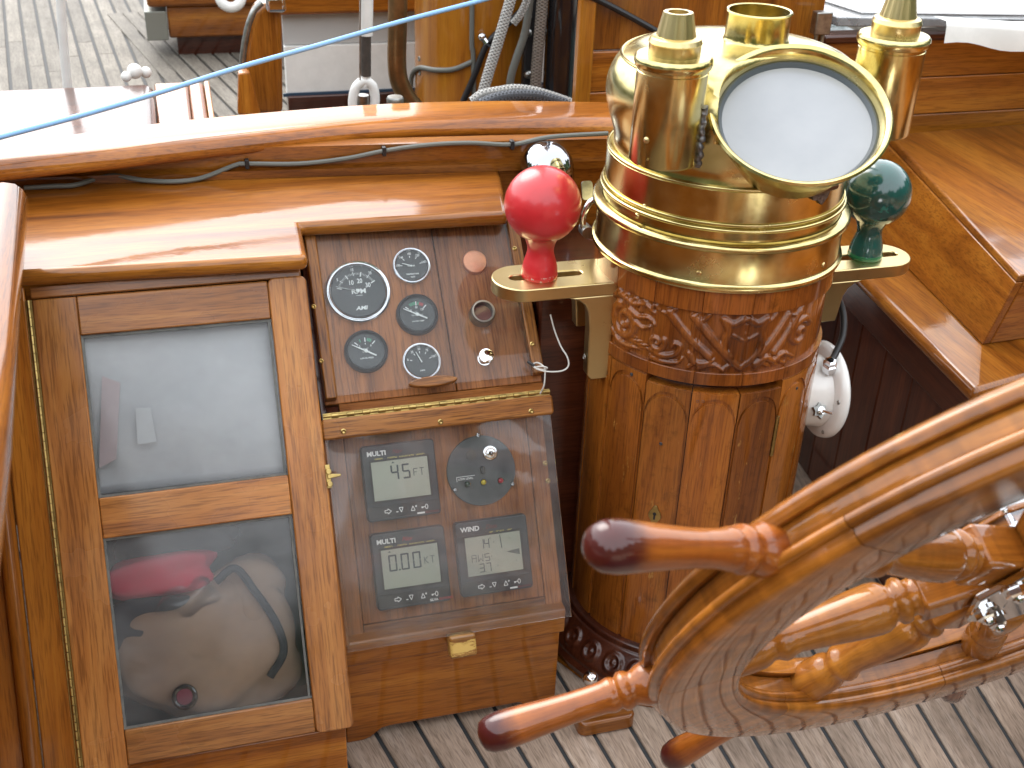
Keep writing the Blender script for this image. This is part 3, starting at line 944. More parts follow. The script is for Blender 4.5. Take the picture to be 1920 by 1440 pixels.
# what is stowed inside
def blob(name, mat, F, x, y, z, sx, sy, sz, amp=0.2, seed=0, parent=None, freq=2.0, power=0.75):
    rng = np.random.default_rng(seed)
    ph = rng.uniform(0, 6.28, (6, 3)); fr = rng.normal(0, freq, (6, 3))
    bb = MB(); v = []; nu, nv = 40, 24
    for j in range(nv + 1):
        e = -PI / 2 + PI * j / nv
        for i in range(nu):
            a = 2 * PI * i / nu
            c = lambda t_: math.copysign(abs(math.cos(t_)) ** power, math.cos(t_))
            s_ = lambda t_: math.copysign(abs(math.sin(t_)) ** power, math.sin(t_))
            p_ = np.array([c(e) * c(a), c(e) * s_(a), s_(e)])
            d = 1 + amp * sum(math.sin(np.dot(fr[k], p_) * 1.6 + ph[k][0]) for k in range(6)) / 6
            v.append((p_[0] * sx * d, p_[1] * sy * d, p_[2] * sz * d))
    f = [(j * nu + i, j * nu + (i + 1) % nu, (j + 1) * nu + (i + 1) % nu, (j + 1) * nu + i) for j in range(nv) for i in range(nu)]
    bb.add(v, f)
    return bb.build(name, mat, parent, F.M(x, y, z), sharp=60)
def lp(px, py, dz):
    return FD.on(px, py, dz)
bag = thing('canvas_bag', 'grey-brown canvas bag slumped behind the lower window pane', 'bag', FD.o + FD.y * (-0.22) + FD.z * -0.08)
x, y = lp(372, 1222, -0.06)
blob('bag_body', BAGCLOTH, FD, x, y - 0.005, -0.078, 0.122, 0.084, 0.05, 0.40, 3, bag, 2.2, 0.8)
x, y = lp(440, 1120, -0.07)
blob('bag_flap', BAGCLOTH, FD, x + 0.01, y, -0.080, 0.062, 0.044, 0.045, 0.45, 5, bag, 2.4, 0.85)
pth = [lp(q[0], q[1], -0.05) for q in [(405, 1085), (440, 1060), (475, 1100), (515, 1160), (530, 1215), (505, 1262)]]
MB().tube([(a, b, -0.024 + 0.004 * math.sin(i)) for i, (a, b) in enumerate(pth)], 0.0055, 8, smooth=6).build('piping', NAVY, bag, FD.M())
x, y = lp(347, 1300, -0.035)
eye_ = MB(); eye_.ring((0, 0, 0), (0, 0.2, 1), 0.0135, 0.0035, 28, 8)
eye_.build('eyelet', BLACKGLOSS, bag, FD.M(x, y, -0.0150))
MB().cyl(0.011, -0.004, 0.0, None, 20).build('eyelet_core', plain('dark_magenta', (0.16, 0.012, 0.035), 0.6), bag, FD.M(x, y, -0.0150))
x, y = lp(290, 1175, -0.06)
tag(blob('folded_jacket', NAVY, FD, x, y, -0.075, 0.062, 0.036, 0.03, 0.35, 8, None, 1.8, 0.6), 'dark navy folded jacket above the canvas bag in the locker', 'jacket')
x, y = lp(300, 1078, -0.06)
tag(blob('red_cloth', REDCLOTH, FD, x, y, -0.072, 0.070, 0.027, 0.03, 0.3, 9, None, 1.5, 0.55), 'crimson folded cloth seen through the lower window pane', 'cloth')
x, y = lp(330, 1035, -0.08)
tag(blob('dark_sack', NAVY, FD, x, y + 0.008, -0.105, 0.078, 0.026, 0.03, 0.3, 13, None, 1.5, 0.6), 'dark cloth sack lying behind the crimson cloth in the locker', 'sack')
x, y = lp(340, 1120, -0.04)
wrp = blob('plastic_wrapper', clear('shiny_wrapper', 0.06, (0.7, 0.7, 0.72), 0.06, ior=1.45), FD, x + 0.008, y, -0.062, 0.04, 0.026, 0.034, 0.5, 21, None, 2.5, 0.8)
tag(wrp, 'clear shiny plastic wrapper on the crimson cloth in the locker', 'wrapper')
# pale sheet in the upper half, with two flat pieces painted as pane reflections
sh = thing('chart_sheet', 'large pale plastic sheet leaning behind the upper window pane', 'sheet', FD.o + FD.y * 0.1 + FD.z * -0.03)
gx0, gy0 = lp(172, 930, -0.03); gx1, gy1 = lp(522, 596, -0.03)
bb = MB(); v = []; nx, ny = 26, 18
for j in range(ny + 1):
    for i in range(nx + 1):
        u, w = i / nx, j / ny
        v.append((gx0 + (gx1 - gx0) * u, gy0 + (gy1 - gy0) * w, -0.028 - 0.008 * math.sin(u * 3.1 + 0.4) - 0.006 * math.cos(w * 4 + u * 2) - 0.02 * max(0, u - 0.85)))
bb.add(v, [(j * (nx + 1) + i, j * (nx + 1) + i + 1, (j + 1) * (nx + 1) + i + 1, (j + 1) * (nx + 1) + i) for j in range(ny) for i in range(nx)])
o = bb.build('sheet', PAPER, sh, FD.M())
so = o.modifiers.new('thick', 'SOLIDIFY'); so.thickness = 0.0012
ax, ay = lp(272, 800, -0.02)
tag(MB().prism([(-0.012, -0.022), (0.012, -0.022), (0.010, 0.024), (-0.009, 0.026)], 0, 0.001).build('pale_reflection', plain('pale_reflection_tone', (0.44, 0.445, 0.455), 0.5), None, FD.M(ax, ay, -0.0215, 0.02)), 'small white card standing in for a reflection in the upper window pane', 'patch')  # flat pale piece stands in for a reflection on the pane
ax, ay = lp(205, 790, -0.02)
tag(MB().prism([(-0.016, -0.06), (0.006, -0.05), (0.016, 0.05), (-0.006, 0.06)], 0, 0.001).build('pink_reflection', PINKREFL, None, FD.M(ax, ay, -0.0225, -0.05)), 'narrow pink paper standing in for a reflection at the left of the upper window pane', 'streak')  # pink strip stands in for a reflection on the pane
#PART3
# ------------------------------------------------------------------ instrument console
FL = lean((0.304, 1.291, 0.328), 30)
FU = lean((0.305, 1.382, 0.485), 45)
con = thing('instrument_console', 'slanted wooden instrument console with gauges above and digital displays below', 'console', (0.31, 1.25, 0.0))
def cpart(F, name, pts, z0, z1, mat, bev=0.0015, dz=0.0, axisrot=0.0, r=0.0):
    P = [F.on(px, py, dz) for px, py in pts]
    cx = sum(p[0] for p in P) / len(P); cy = sum(p[1] for p in P) / len(P)
    return MB().prism([(x - cx, y - cy) for x, y in P], z0, z1).build(name, mat, con, F.M(cx, cy), bevel=bev)
def rect(F, x0, x1, y0, y1, name, z0, z1, mat, bev=0.0015, rad=0.0, parent=None):
    cx, cy = (x0 + x1) / 2, (y0 + y1) / 2
    b = MB()
    if rad:
        b.prism(roundrect(x0 - cx, x1 - cx, y0 - cy, y1 - cy, rad), z0, z1)
    else:
        b.box(x0 - cx, x1 - cx, y0 - cy, y1 - cy, z0, z1)
    return b.build(name, mat, parent or con, F.M(cx, cy), bevel=bev)
# --- lower face
lx0 = FL.on(612, 830)[0]; lx1 = (FL.on(1030, 782)[0] + FL.on(1075, 1155)[0]) / 2
lx0 = (FL.on(612, 830)[0] + FL.on(650, 1225)[0]) / 2
lyb = (FL.on(650, 1225)[1] + FL.on(1075, 1155)[1]) / 2
lyt = (FL.on(605, 785)[1] + FL.on(1023, 742)[1]) / 2
lys = (FL.on(614, 822)[1] + FL.on(1029, 780)[1]) / 2
BZ = -0.030
ix0 = FL.on(663, 1000, BZ)[0]; ix1 = FL.on(1003, 950, BZ)[0]; iy0 = FL.on(850, 1145, BZ)[1]; iy1 = lyt - 0.012
gp = 0.0006
rect(FL, ix0, ix1, iy0, iy1, 'display_board', BZ - 0.012, BZ, varn('Y', 'panel'))
rect(FL, lx0 - 0.004, ix0 - gp, lyb + 0.006, iy1, 'side_strip', BZ - 0.012, BZ + 0.0012, varn('Y', 'panel'))
rect(FL, ix1 + gp, lx1 - 0.004, lyb + 0.006, iy1, 'side_strip', BZ - 0.012, BZ + 0.0012, varn('Y', 'panel'))
rect(FL, ix0, ix1, lyb + 0.006, iy0 - gp, 'bottom_strip', BZ - 0.012, BZ + 0.0012, varn('X', 'panel'))
# spacer frame that the cover lies on (left and right edges)
rect(FL, lx0 - 0.004, lx0 + 0.004, lyb + 0.008, lys, 'spacer', BZ + 0.0015, -0.0045, varn('Y', 'panel'))
# clear cover and its batten
cover = rect(FL, lx0, lx1, lyb, lys + 0.010, 'lower_cover', -0.004, 0.0, ACRYLIC_LOW, 0.0006)
cover['label'] = 'clear dusty acrylic cover over the digital displays'
bt_ = rect(FL, lx0 - 0.004, lx1 + 0.002, lys, lyt, 'cover_batten', 0.0002, 0.013, varn('X', 'batten'), 0.003, 0.005)
for px, py in ((644, 809), (826, 791), (996, 771)):
    x, y = FL.on(px, py, 0.013)
    screw(bt_, FL.M(x, y, 0.0128))
hb = MB(); ln = lx1 - lx0; nk = 30
for k in range(nk):
    Mh = Matrix.Translation((lx0 + ln * k / nk, 0, 0)) @ Matrix.Rotation(PI / 2, 4, 'Y')
    hb.cyl(0.0033 if k % 2 else 0.0021, 0.0004, ln / nk - 0.0003, Mh, 8)
hb.box(lx0, lx1, -0.004, 0.004, -0.004, -0.001)
hb.build('hinge', HINGE, con, FL.M(0, lyt + 0.004, 0.007))
for px, py in ((1027, 868), (1032, 901)):
    x, y = FL.on(px, py, BZ)
    screw(con, FL.M(x - 0.004, y, BZ + 0.0013))
# latch block
x, y = FL.on(867, 1205, 0.0)
lbk = MB().prism(roundrect(-0.019, 0.019, -0.016, 0.016, 0.004), -0.02, 0.006).build('latch_block', WORNGOLD if 'WORNGOLD' in globals() else BRASS_OLD, con, FL.M(x, y - 0.004, 0), bevel=0.004, seg=3)
wg = wood('worn_latch_teak', 'X', (0.12, 0.04, 0.01), (0.30, 0.13, 0.03), (0.45, 0.25, 0.07), worn=1.4, wornc=(0.55, 0.36, 0.10), crough=0.15, fine=3)
lbk.data.materials[0] = wg
# lip under the cover, box front with feet
A = FL.o + FL.y * (lyb + 0.004) + FL.z * BZ
xA0, xA1 = FL.o[0] + lx0, FL.o[0] + lx1
yF = 1.249
lipt = A[2] + 0.012; lipb = A[2] - 0.033
MB().prism(roundrect(-(yF - A[1] + 0.012), 0.02, lipb, lipt, 0.006), xA0 - 0.002, xA1 - 0.004, T(0, yF, 0) @ Myz).build('lip_moulding', varn('X'), con, T(0, 0, 0), bevel=0.001)
fz = lipb + 0.001
W0, W1 = xA0 - 0.004, xA1 - 0.006
poly = [(W0, fz), (W1, fz), (W1, 0.0), (W1 - 0.03, 0.0), (W1 - 0.040, 0.004), (W1 - 0.047, 0.013), (W1 - 0.058, 0.020), (W0 + 0.065, 0.020), (W0 + 0.052, 0.018), (W0 + 0.044, 0.011), (W0 + 0.036, 0.004), (W0 + 0.024, 0.0), (W0, 0.0)]
Mxz = Matrix(((1, 0, 0, 0), (0, 0, -1, 0), (0, 1, 0, 0), (0, 0, 0, 1)))
MB().prism(poly, -yF - 0.018, -yF, Mxz).build('box_front', varn('X'), con, T(0, 0, 0), bevel=0.0015)
# right and back of the carcass
B2_ = FU.o + FU.y * FU.on(950, 436)[1]
side_poly = [(yF + 0.019, 0.0), (yF + 0.019, lipb), (A[1] + 0.012, A[2] + 0.012), tuple((FL.o + FL.y * (iy1) + FL.z * (BZ - 0.013))[1:]), tuple((FU.o + FU.z * (-0.03))[1:]), tuple((B2_ + FU.z * (-0.03))[1:]), (1.74, 0.672), (1.74, 0.0)]
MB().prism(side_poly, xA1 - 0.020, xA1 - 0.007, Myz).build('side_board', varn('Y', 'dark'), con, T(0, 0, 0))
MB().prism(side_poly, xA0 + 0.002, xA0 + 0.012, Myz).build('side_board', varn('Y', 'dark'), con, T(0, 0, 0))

# --- upper face
UZ = -0.014
ux0 = (FU.on(597, 460)[0] + FU.on(628, 740)[0]) / 2
ux1 = (FU.on(940, 433)[0] + FU.on(1012, 704)[0]) / 2
uyt = (FU.on(585, 445)[1] + FU.on(945, 428)[1]) / 2 + 0.012
uyb = (FU.on(628, 745)[1] + FU.on(1012, 704)[1]) / 2
useam = FU.on(835, 595, UZ)[0]
rect(FU, ux0 - 0.016, useam - gp, uyb - 0.006, uyt, 'gauge_board', UZ - 0.012, UZ, varn('Y', 'panel'))
rect(FU, useam + gp, ux1 + 0.016, uyb - 0.006, uyt, 'gauge_board', UZ - 0.012, UZ, varn('Y', 'panel'))
bl = rect(FU, ux0 - 0.016, ux0, uyb - 0.002, uyt, 'batten', UZ + 0.0002, 0.0045, varn('Y', 'batten'), 0.002)
br = rect(FU, ux1, ux1 + 0.017, uyb + 0.003, uyt, 'batten', UZ + 0.0002, 0.0045, varn('Y', 'batten'), 0.002)
for b_, pts in ((bl, ((588, 575), (602, 677))), (br, ((965, 466), (998, 645)))):
    for px, py in pts:
        x, y = FU.on(px, py, 0.0045)
        screw(b_, FU.M(x, y, 0.0043), 0.0036)
ucov = rect(FU, ux0 + 0.0005, ux1 - 0.0005, uyb + 0.001, uyt - 0.004, 'upper_cover', 0.0, 0.003, ACRYLIC, 0.0005)
ucov['label'] = 'clear scratched acrylic cover sliding over the gauges'
x, y = FU.on(812, 716, 0.008)
hb = MB()
el = [(0.0345 * math.cos(2 * PI * k / 40), 0.0075 * math.sin(2 * PI * k / 40)) for k in range(40)]
hb.prism(el, 0.003, 0.013)
hb.build('finger_pull', varn('X', 'batten'), ucov, FU.M(x, y, 0, 0.01), bevel=0.003, seg=3)
# fascia strip between the two faces
p_top = FU.o + FU.y * (uyb - 0.006) + FU.z * (UZ)
p_bot = FL.o + FL.y * (lyt + 0.002) + FL.z * (-0.004)
xf0, xf1 = FU.o[0] + ux0 - 0.016, FU.o[0] + ux1 + 0.016
dv = nrm(p_top - p_bot)
FF = Frame([0.0, p_bot[1], p_bot[2]], (1, 0, 0), dv)
MB().box(-(xf1 - xf0) / 2 + 0.018, (xf1 - xf0) / 2, 0, np.linalg.norm((p_top - p_bot)) - 0.0006, -0.014, 0).build('fascia_strip', varn('X', 'panel'), con, FF.M((xf0 + xf1) / 2), bevel=0.001)
MB().box(-0.009, 0.009, -0.004, np.linalg.norm((p_top - p_bot)) - 0.0006, -0.016, -0.004).build('filler_block', varn('Y', 'dark'), con, FF.M(xf0 + 0.009), bevel=0.001)

# --- gauges
def gauge(name, label, px, py, R, bez, dark, build_dial, needle):
    x, y = FU.on(px, py, UZ + 0.008)
    M = FU.M(x, y, UZ)
    b = MB()
    if dark:
        b.lathe([(R, 0.0), (R, 0.005), (R * 0.97, 0.009), (R * 0.90, 0.0105), (R * 0.86, 0.009), (R * 0.83, 0.006), (R * 0.83, 0.001)], 48)
    else:
        b.lathe([(R, 0.0), (R, 0.0035), (R * 0.985, 0.006), (R * 0.95, 0.0075), (R * 0.91, 0.0066), (R * 0.895, 0.0060), (R * 0.875, 0.0085), (R * 0.845, 0.0095), (R * 0.815, 0.0085), (R * 0.80, 0.005), (R * 0.80, 0.001)], 56)
    root = b.build(name, BLACK if dark else CHROME, con, M, sharp=55)
    root['label'] = label
    ri = R * (0.825 if dark else 0.795)
    MB().cyl(ri + 0.0006, 0.0008, 0.003, None, 48).build('dial', DIAL, root, M)
    wh = {}
    build_dial(ri, wh)
    for k, (mb, mt) in wh.items():
        mb.build(k, mt, root, M @ T(0, 0, 0.0032), merge=False)
    ang, l0, l1, w_ = needle
    nb = MB()
    nb.prism([(-l0 * ri, -w_), (0, -w_ * 1.1), (l1 * ri, -w_ * 0.45), (l1 * ri, w_ * 0.45), (0, w_ * 1.1), (-l0 * ri, w_)], 0.0052, 0.0058, Matrix.Rotation(math.radians(ang), 4, 'Z'))
    nb.cyl(ri * 0.10 if dark else ri * 0.05, 0.004, 0.0064, None, 16)
    nb.build('needle', WHITEINK, root, M)
    MB().cyl(ri, 0.0070, 0.0078, None, 40).build('gauge_glass', GAUGEGLASS, root, M)
    return root
def ticks(mb, ri, angs, r0, r1, w_):
    for a in angs:
        mb.prism([(r0 * ri, -w_), (r1 * ri, -w_), (r1 * ri, w_), (r0 * ri, w_)], 0, 0.0002, Matrix.Rotation(math.radians(a), 4, 'Z'))
def numat(mb, s_, r, a, size, bold=0.01):
    mb.text(s_, size, r * math.cos(math.radians(a)), r * math.sin(math.radians(a)), 0.0, bold=bold, sx=0.8)
def rpm(ri, wh):
    w_ = MB()
    a = lambda v: 165 - (v) * 135 / 30.0
    ticks(w_, ri, [a(v) for v in (0, 10, 20, 30)], 0.62, 0.80, 0.0007)
    ticks(w_, ri, [a(v) for v in (5, 15, 25)], 0.66, 0.80, 0.0005)
    ticks(w_, ri, [a(v) for v in range(0, 31) if v % 5], 0.69, 0.77, 0.00022)
    for v, r in ((10, 0.44), (20, 0.44), (30, 0.47)):
        numat(w_, str(v), r * ri, a(v), 0.0098, 0.012)
    for v in (5, 15, 25):
        numat(w_, str(v), 0.90 * ri, a(v), 0.0062, 0.008)
    w_.text('RPM', 0.0098, 0.001, 0.0005, bold=0.03, sx=1.15)
    w_.text('HUNDREDS', 0.0018, 0.0012, -0.0055)
    w_.text('AMI', 0.0078, 0.002, -0.0248, bold=0.035, shear=0.2, sx=1.2)
    wh['numerals'] = (w_, WHITEINK)
tach = gauge('tachometer', 'large chrome rimmed rpm gauge at the upper left of the console', 672, 545, 0.0475, 0, False, rpm, (162, -0.45, 0.86, 0.0004))
def small(vals, angs, words, rr=0.76, size=0.0050, mid=True):
    def fn(ri, wh):
        w_ = MB()
        ticks(w_, ri, angs, 0.58, 0.72, 0.0005)
        for s_, a in zip(vals, angs):
            numat(w_, s_, 0.86 * ri, a, size)
        for s_, yy, sz in words:
            w_.text(s_, sz, 0.0, yy, bold=0.01)
        wh['numerals'] = (w_, WHITEINK)
    return fn
gauge('water_temperature_gauge', 'small chrome water temperature gauge at the top of the console', 772, 497, 0.0285, 0, False,
      small(('100', '140', '180', '220', '240'), (172, 132, 92, 55, 15), (('WATER', 0.0005, 0.0032), ('TEMPERATURE', -0.0120, 0.0029), ('VDO', -0.0165, 0.0030))), (160, -0.05, 0.62, 0.0006))
def darkdial(vals, angs, unit, word, cols, sub):
    def fn(ri, wh):
        w_ = MB(); g_ = MB(); r_ = MB()
        ticks(w_, ri, angs, 0.56, 0.80, 0.0007)
        for s_, a in zip(vals, angs):
            numat(w_, s_, 0.44 * ri, a, 0.0044)
        ticks(g_, ri, cols[0], 0.60, 0.78, 0.0009)
        wh['numerals'] = (w_, WHITEINK); wh['green_band'] = (g_, GREENINK)
        if cols[1]:
            ticks(r_, ri, cols[1], 0.60, 0.78, 0.0009); wh['red_band'] = (r_, REDINK)
        w_.text(unit, 0.0036, -0.001, 0.0042)
        w_.text(sub, 0.0030, 0.0, -0.0006)
        w_.text(word, 0.0030, 0.0, -0.0098, bold=0.012)
    return fn
gauge('coolant_gauge', 'black rimmed engine water temperature gauge in the middle of the console', 783, 588, 0.0305, 0, True,
      darkdial(('40', '80', '120'), (140, 88, 42), '°C', 'WATER TEMP', ((118, 110, 102, 95, 78), (70, 63, 56)), '100 180 250 F'), (152, 0.62, 0.86, 0.0010))
gauge('oil_pressure_gauge', 'black rimmed oil pressure gauge at the lower left of the console', 687, 657, 0.0310, 0, True,
      darkdial(('0', '4', '8'), (135, 88, 45), 'kg/cm²', 'LUB OIL PRESS', ((112, 76, 69, 62), ()), '30 60 90'), (150, 0.62, 0.86, 0.0010))
gauge('ammeter', 'small chrome gauge with needle near 25, just above the wooden finger pull', 791, 677, 0.0285, 0, False,
      small(('0', '25', '50', '75', '100'), (165, 125, 92, 58, 20), (('AMPS', -0.0125, 0.0030),)), (112, 0.05, 0.72, 0.0008))
# --- switches on the right board
x, y = FU.on(890, 491, UZ + 0.004)
b = MB(); b.lathe([(0.0185, 0), (0.0185, 0.004), (0.017, 0.0065), (0.012, 0.0078), (0, 0.0082)], 36)
o = b.build('copper_button', COPPER, con, FU.M(x, y, UZ)); o['label'] = 'round copper coloured disc at the top right of the gauges'
x, y = FU.on(904, 588, UZ + 0.008)
b = MB(); b.lathe([(0.0185, 0), (0.0185, 0.002), (0.0175, 0.018), (0.0165, 0.0195), (0.0145, 0.0195), (0.0138, 0.018), (0.0138, 0.004)], 32)
o = b.build('push_switch', STEEL, con, FU.M(x, y, UZ)); o['label'] = 'metal collar switch with a red centre'
MB().cyl(0.0137, 0.001, 0.006, None, 24).build('switch_button', plain('dull_red_button', (0.16, 0.035, 0.025), 0.5), o, FU.M(x, y, UZ))
x, y = FU.on(910, 670, UZ + 0.01)
b = MB(); b.lathe([(0.010, 0), (0.010, 0.003), (0.006, 0.004), (0.006, 0.012), (0.0105, 0.013), (0.0112, 0.016), (0.0105, 0.019), (0.007, 0.0205), (0, 0.021)], 26)
o = b.build('pull_knob', CHROME, con, FU.M(x, y, UZ)); o['label'] = 'small chrome pull knob at the lower right of the gauges'

# --- round alarm plate
x, y = FL.on(902, 882, BZ + 0.002)
Ma = FL.M(x, y, BZ)
al = MB().cyl(0.0505, 0.0, 0.004, None, 56).build('alarm_plate', GREYPLATE, con, Ma, bevel=0.0006)
al['label'] = 'round dark plate with three small lamps and a toggle switch'
def ap(px, py):
    q = FL.on(px, py, BZ + 0.004); return q[0] - x, q[1] - y
for px, py in ((896, 816), (853, 918), (961, 907)):
    q = ap(px, py); screw(al, Ma @ T(q[0], q[1], 0.004), 0.0032, CHROME)
q = ap(919, 849); b = MB(); b.lathe([(0.0108, 0), (0.0108, 0.002), (0.0095, 0.0028), (0.006, 0.0026), (0.0055, 0.005), (0.0035, 0.0055), (0.0030, 0.010), (0.0015, 0.0115), (0, 0.012)], 26)
b.build('toggle_switch', CHROME, al, Ma @ T(q[0], q[1], 0.004))
q = ap(883, 853); MB().cyl(0.0075, 0, 0.0015, None, 24).build('blank_cap', plain('grey_cap', (0.075, 0.075, 0.07), 0.6), al, Ma @ T(q[0], q[1], 0.004))
q = ap(904, 881); MB().prism(roundrect(-0.0032, 0.0032, -0.0055, 0.0055, 0.003), 0, 0.006).build('key_slot', BLACK, al, Ma @ T(q[0], q[1], 0.004), bevel=0.001)
for (px, py), c, nm in (((876, 908), (0.02, 0.045, 0.03), 'green'), ((906, 904), (0.55, 0.42, 0.02), 'yellow'), ((938, 901), (0.38, 0.01, 0.03), 'red')):
    q = ap(px, py)
    b = MB(); b.lathe([(0.0048, 0), (0.0048, 0.002), (0.0040, 0.0026), (0.0036, 0.002)], 20)
    l = b.build('indicator_lamp', CHROME, al, Ma @ T(q[0], q[1], 0.004))
    b = MB(); b.lathe([(0.0036, 0.001), (0.0033, 0.003), (0.002, 0.0042), (0, 0.0046)], 18)
    b.build('lamp_lens', plain(nm + '_lens', c, 0.15, coat=0.6), l, Ma @ T(q[0], q[1], 0.004))
q = ap(872, 898); w_ = MB(); w_.text('LOW LEVEL', 0.0042, q[0] + 0.001, q[1], bold=0.012)
q0 = ap(857, 896); q1 = ap(889, 890)
w_.box(q0[0] - .001, q1[0] + .001, q[1] + 0.0032, q[1] + 0.0039, 0, 0.0002); w_.box(q0[0] - .001, q0[0] - .0003, q[1] - 0.0032, q[1] + 0.0032, 0, 0.0002)
w_.build('lettering', WHITEINK, al, Ma @ T(0, 0, 0.0041), merge=False)

# --- three digital displays
SEG = {'0': 'abcdef', '1': 'bc', '3': 'abgcd', '4': 'fgbc', '5': 'afgcd', '7': 'abc', 'A': 'abcefg', 'F': 'aefg', 'S': 'afgcd'}
def seven(mb, ch, x, y, w, h, t_):
    """x,y = lower left"""
    g_ = t_ * 0.18
    H = h / 2
    seg = {'a': (x + t_ * .5, x + w - t_ * .5, y + h - t_, y + h), 'd': (x + t_ * .5, x + w - t_ * .5, y, y + t_), 'g': (x + t_ * .5, x + w - t_ * .5, y + H - t_ / 2, y + H + t_ / 2),
           'f': (x, x + t_, y + H + g_, y + h - g_), 'b': (x + w - t_, x + w, y + H + g_, y + h - g_), 'e': (x, x + t_, y + g_, y + H - g_), 'c': (x + w - t_, x + w, y + g_, y + H - g_)}
    for k in SEG.get(ch, ''):
        a = seg[k]; mb.box(a[0], a[1], a[2], a[3], 0, 0.0002)
def line(mb, x0, y0, x1, y1, t_):
    d = np.array([x1 - x0, y1 - y0]); L = np.linalg.norm(d); n_ = np.array([-d[1], d[0]]) / L * t_ / 2
    mb.prism([(x0 + n_[0], y0 + n_[1]), (x0 - n_[0], y0 - n_[1]), (x1 - n_[0], y1 - n_[1]), (x1 + n_[0], y1 + n_[1])], 0, 0.0002)
SZ = 0.0158
def display(name, label, corners, kind):
    P = [FL.on(px, py, BZ + 0.016) for px, py in corners]   # tl, tr, br, bl of the front
    cx = sum(p[0] for p in P) / 4; cy = sum(p[1] for p in P) / 4
    Wd = ((P[1][0] - P[0][0]) + (P[2][0] - P[3][0])) / 4; Hd = ((P[0][1] - P[3][1]) + (P[1][1] - P[2][1])) / 4
    M = FL.M(cx, cy, BZ)
    b = MB().prism(roundrect(-Wd, Wd, -Hd, Hd, 0.005), 0.0, SZ)
    root = b.build(name, UNITGREY, con, M, bevel=0.0022, seg=3)
    root['label'] = label
    s = Wd / 0.0485
    sx0, sx1, sy0, sy1 = -0.0372 * s, 0.0372 * s, -0.0232 * s, 0.0280 * s
    fr = MB(); w_ = 0.0028
    for bx in ((sx0 - w_, sx1 + w_, sy1, sy1 + w_), (sx0 - w_, sx1 + w_, sy0 - w_, sy0), (sx0 - w_, sx0, sy0, sy1), (sx1, sx1 + w_, sy0, sy1)):
        fr.box(*bx, SZ - 0.001, SZ + 0.0006)
    fr.build('screen_frame', BLACK, root, M, bevel=0.0003, seg=1)
    MB().box(sx0, sx1, sy0, sy1, SZ - 0.0005, SZ + 0.0003).build('screen', LCD, root, M)
    kb = MB().box(-Wd + 0.0015, Wd - 0.0015, -0.0455 * s, -0.0300 * s, SZ - 0.001, SZ + 0.0008).build('keypad', BLACK, root, M, bevel=0.0005, seg=1)
    Zt = M @ T(0, 0, SZ + 0.0002)
    wt = MB(); yl = MB(); rd = MB(); ink = MB()
    wt.text('WIND' if kind == 2 else 'MULTI', 0.0085 * s, -0.0415 * s, 0.0385 * s, align='LEFT', bold=0.035, sx=1.05)
    rd.text('Data' if kind == 2 else 'Nav', 0.0080 * s, -0.0085 * s, 0.0388 * s, align='LEFT', shear=0.35, sx=1.0)
    if kind == 2:
        yl.text('60° - SCALE - 180°', 0.0039 * s, 0.012 * s, 0.0308 * s, bold=0.01)
    else:
        for s_, xx in (('SPEED', -0.0265), ('DEPTH', -0.0085), ('NAVIGATE', 0.0105), ('WIND', 0.0285)):
            yl.text(s_, 0.0041 * s, xx * s, 0.0308 * s, bold=0.012)
    ky = -0.0378 * s; kz = 0.0012
    # key symbols: arrow, minus/down, up/plus, key
    kx = [-0.0215 * s, -0.0050 * s, 0.0115 * s, 0.0270 * s]
    ar = [(-0.004, -0.0016), (0.0, -0.0016), (0.0, -0.0034), (0.0044, 0), (0.0, 0.0034), (0.0, 0.0016), (-0.004, 0.0016)]
    for a, b2 in zip(ar, ar[1:] + ar[:1]):
        line(wt, kx[0] + a[0] * s, ky + a[1] * s, kx[0] + b2[0] * s, ky + b2[1] * s, 0.0011)
    for kxx, sg in ((kx[1] + 0.001, -1), (kx[2], 1)):
        tr = [(-0.0026, -0.003 * sg), (0.0026, -0.003 * sg), (0.0, 0.003 * sg)]
        for a, b2 in zip(tr, tr[1:] + tr[:1]):
            line(wt, kxx + a[0] * s, ky + a[1] * s, kxx + b2[0] * s, ky + b2[1] * s, 0.0010)
    line(wt, kx[1] - 0.0058 * s, ky - 0.002 * s, kx[1] - 0.003 * s, ky - 0.002 * s, 0.0012)
    line(wt, kx[2] + 0.0028 * s, ky + 0.0022 * s, kx[2] + 0.0056 * s, ky + 0.0022 * s, 0.0011)
    line(wt, kx[2] + 0.0042 * s, ky + 0.0008 * s, kx[2] + 0.0042 * s, ky + 0.0036 * s, 0.0011)
    line(wt, kx[3] - 0.0045 * s, ky, kx[3] + 0.0010 * s, ky, 0.0011)
    line(wt, kx[3] - 0.0040 * s, ky - 0.0014 * s, kx[3] - 0.0018 * s, ky - 0.0008 * s, 0.0014)
    ov = [(kx[3] + 0.0026 * s + 0.0017 * s * math.cos(2 * PI * k / 12), ky + 0.0030 * s * math.sin(2 * PI * k / 12)) for k in range(12)]
    for a, b2 in zip(ov, ov[1:] + ov[:1]):
        line(wt, a[0], a[1], b2[0], b2[1], 0.0010)
    fb = MB()
    for xx in kx:
        q = roundrect(xx - 0.0062 * s, xx + 0.0062 * s, ky - 0.0046 * s, ky + 0.0046 * s, 0.002)
        for a, b2 in zip(q, q[1:] + q[:1]):
            line(fb, a[0], a[1], b2[0], b2[1], 0.0004)
    fb.build('key_outline', GREYPLATE, root, M @ T(0, 0, SZ + 0.0009), merge=False)
    by = -0.0452 * s
    if kind == 1:
        wt.text('SILVA', 0.0044 * s, 0.0255 * s, by, align='CENTER', bold=0.03)
    else:
        wt.box(0.0165 * s, 0.0265 * s, by - 0.0012, by + 0.0012, 0, 0.0002)
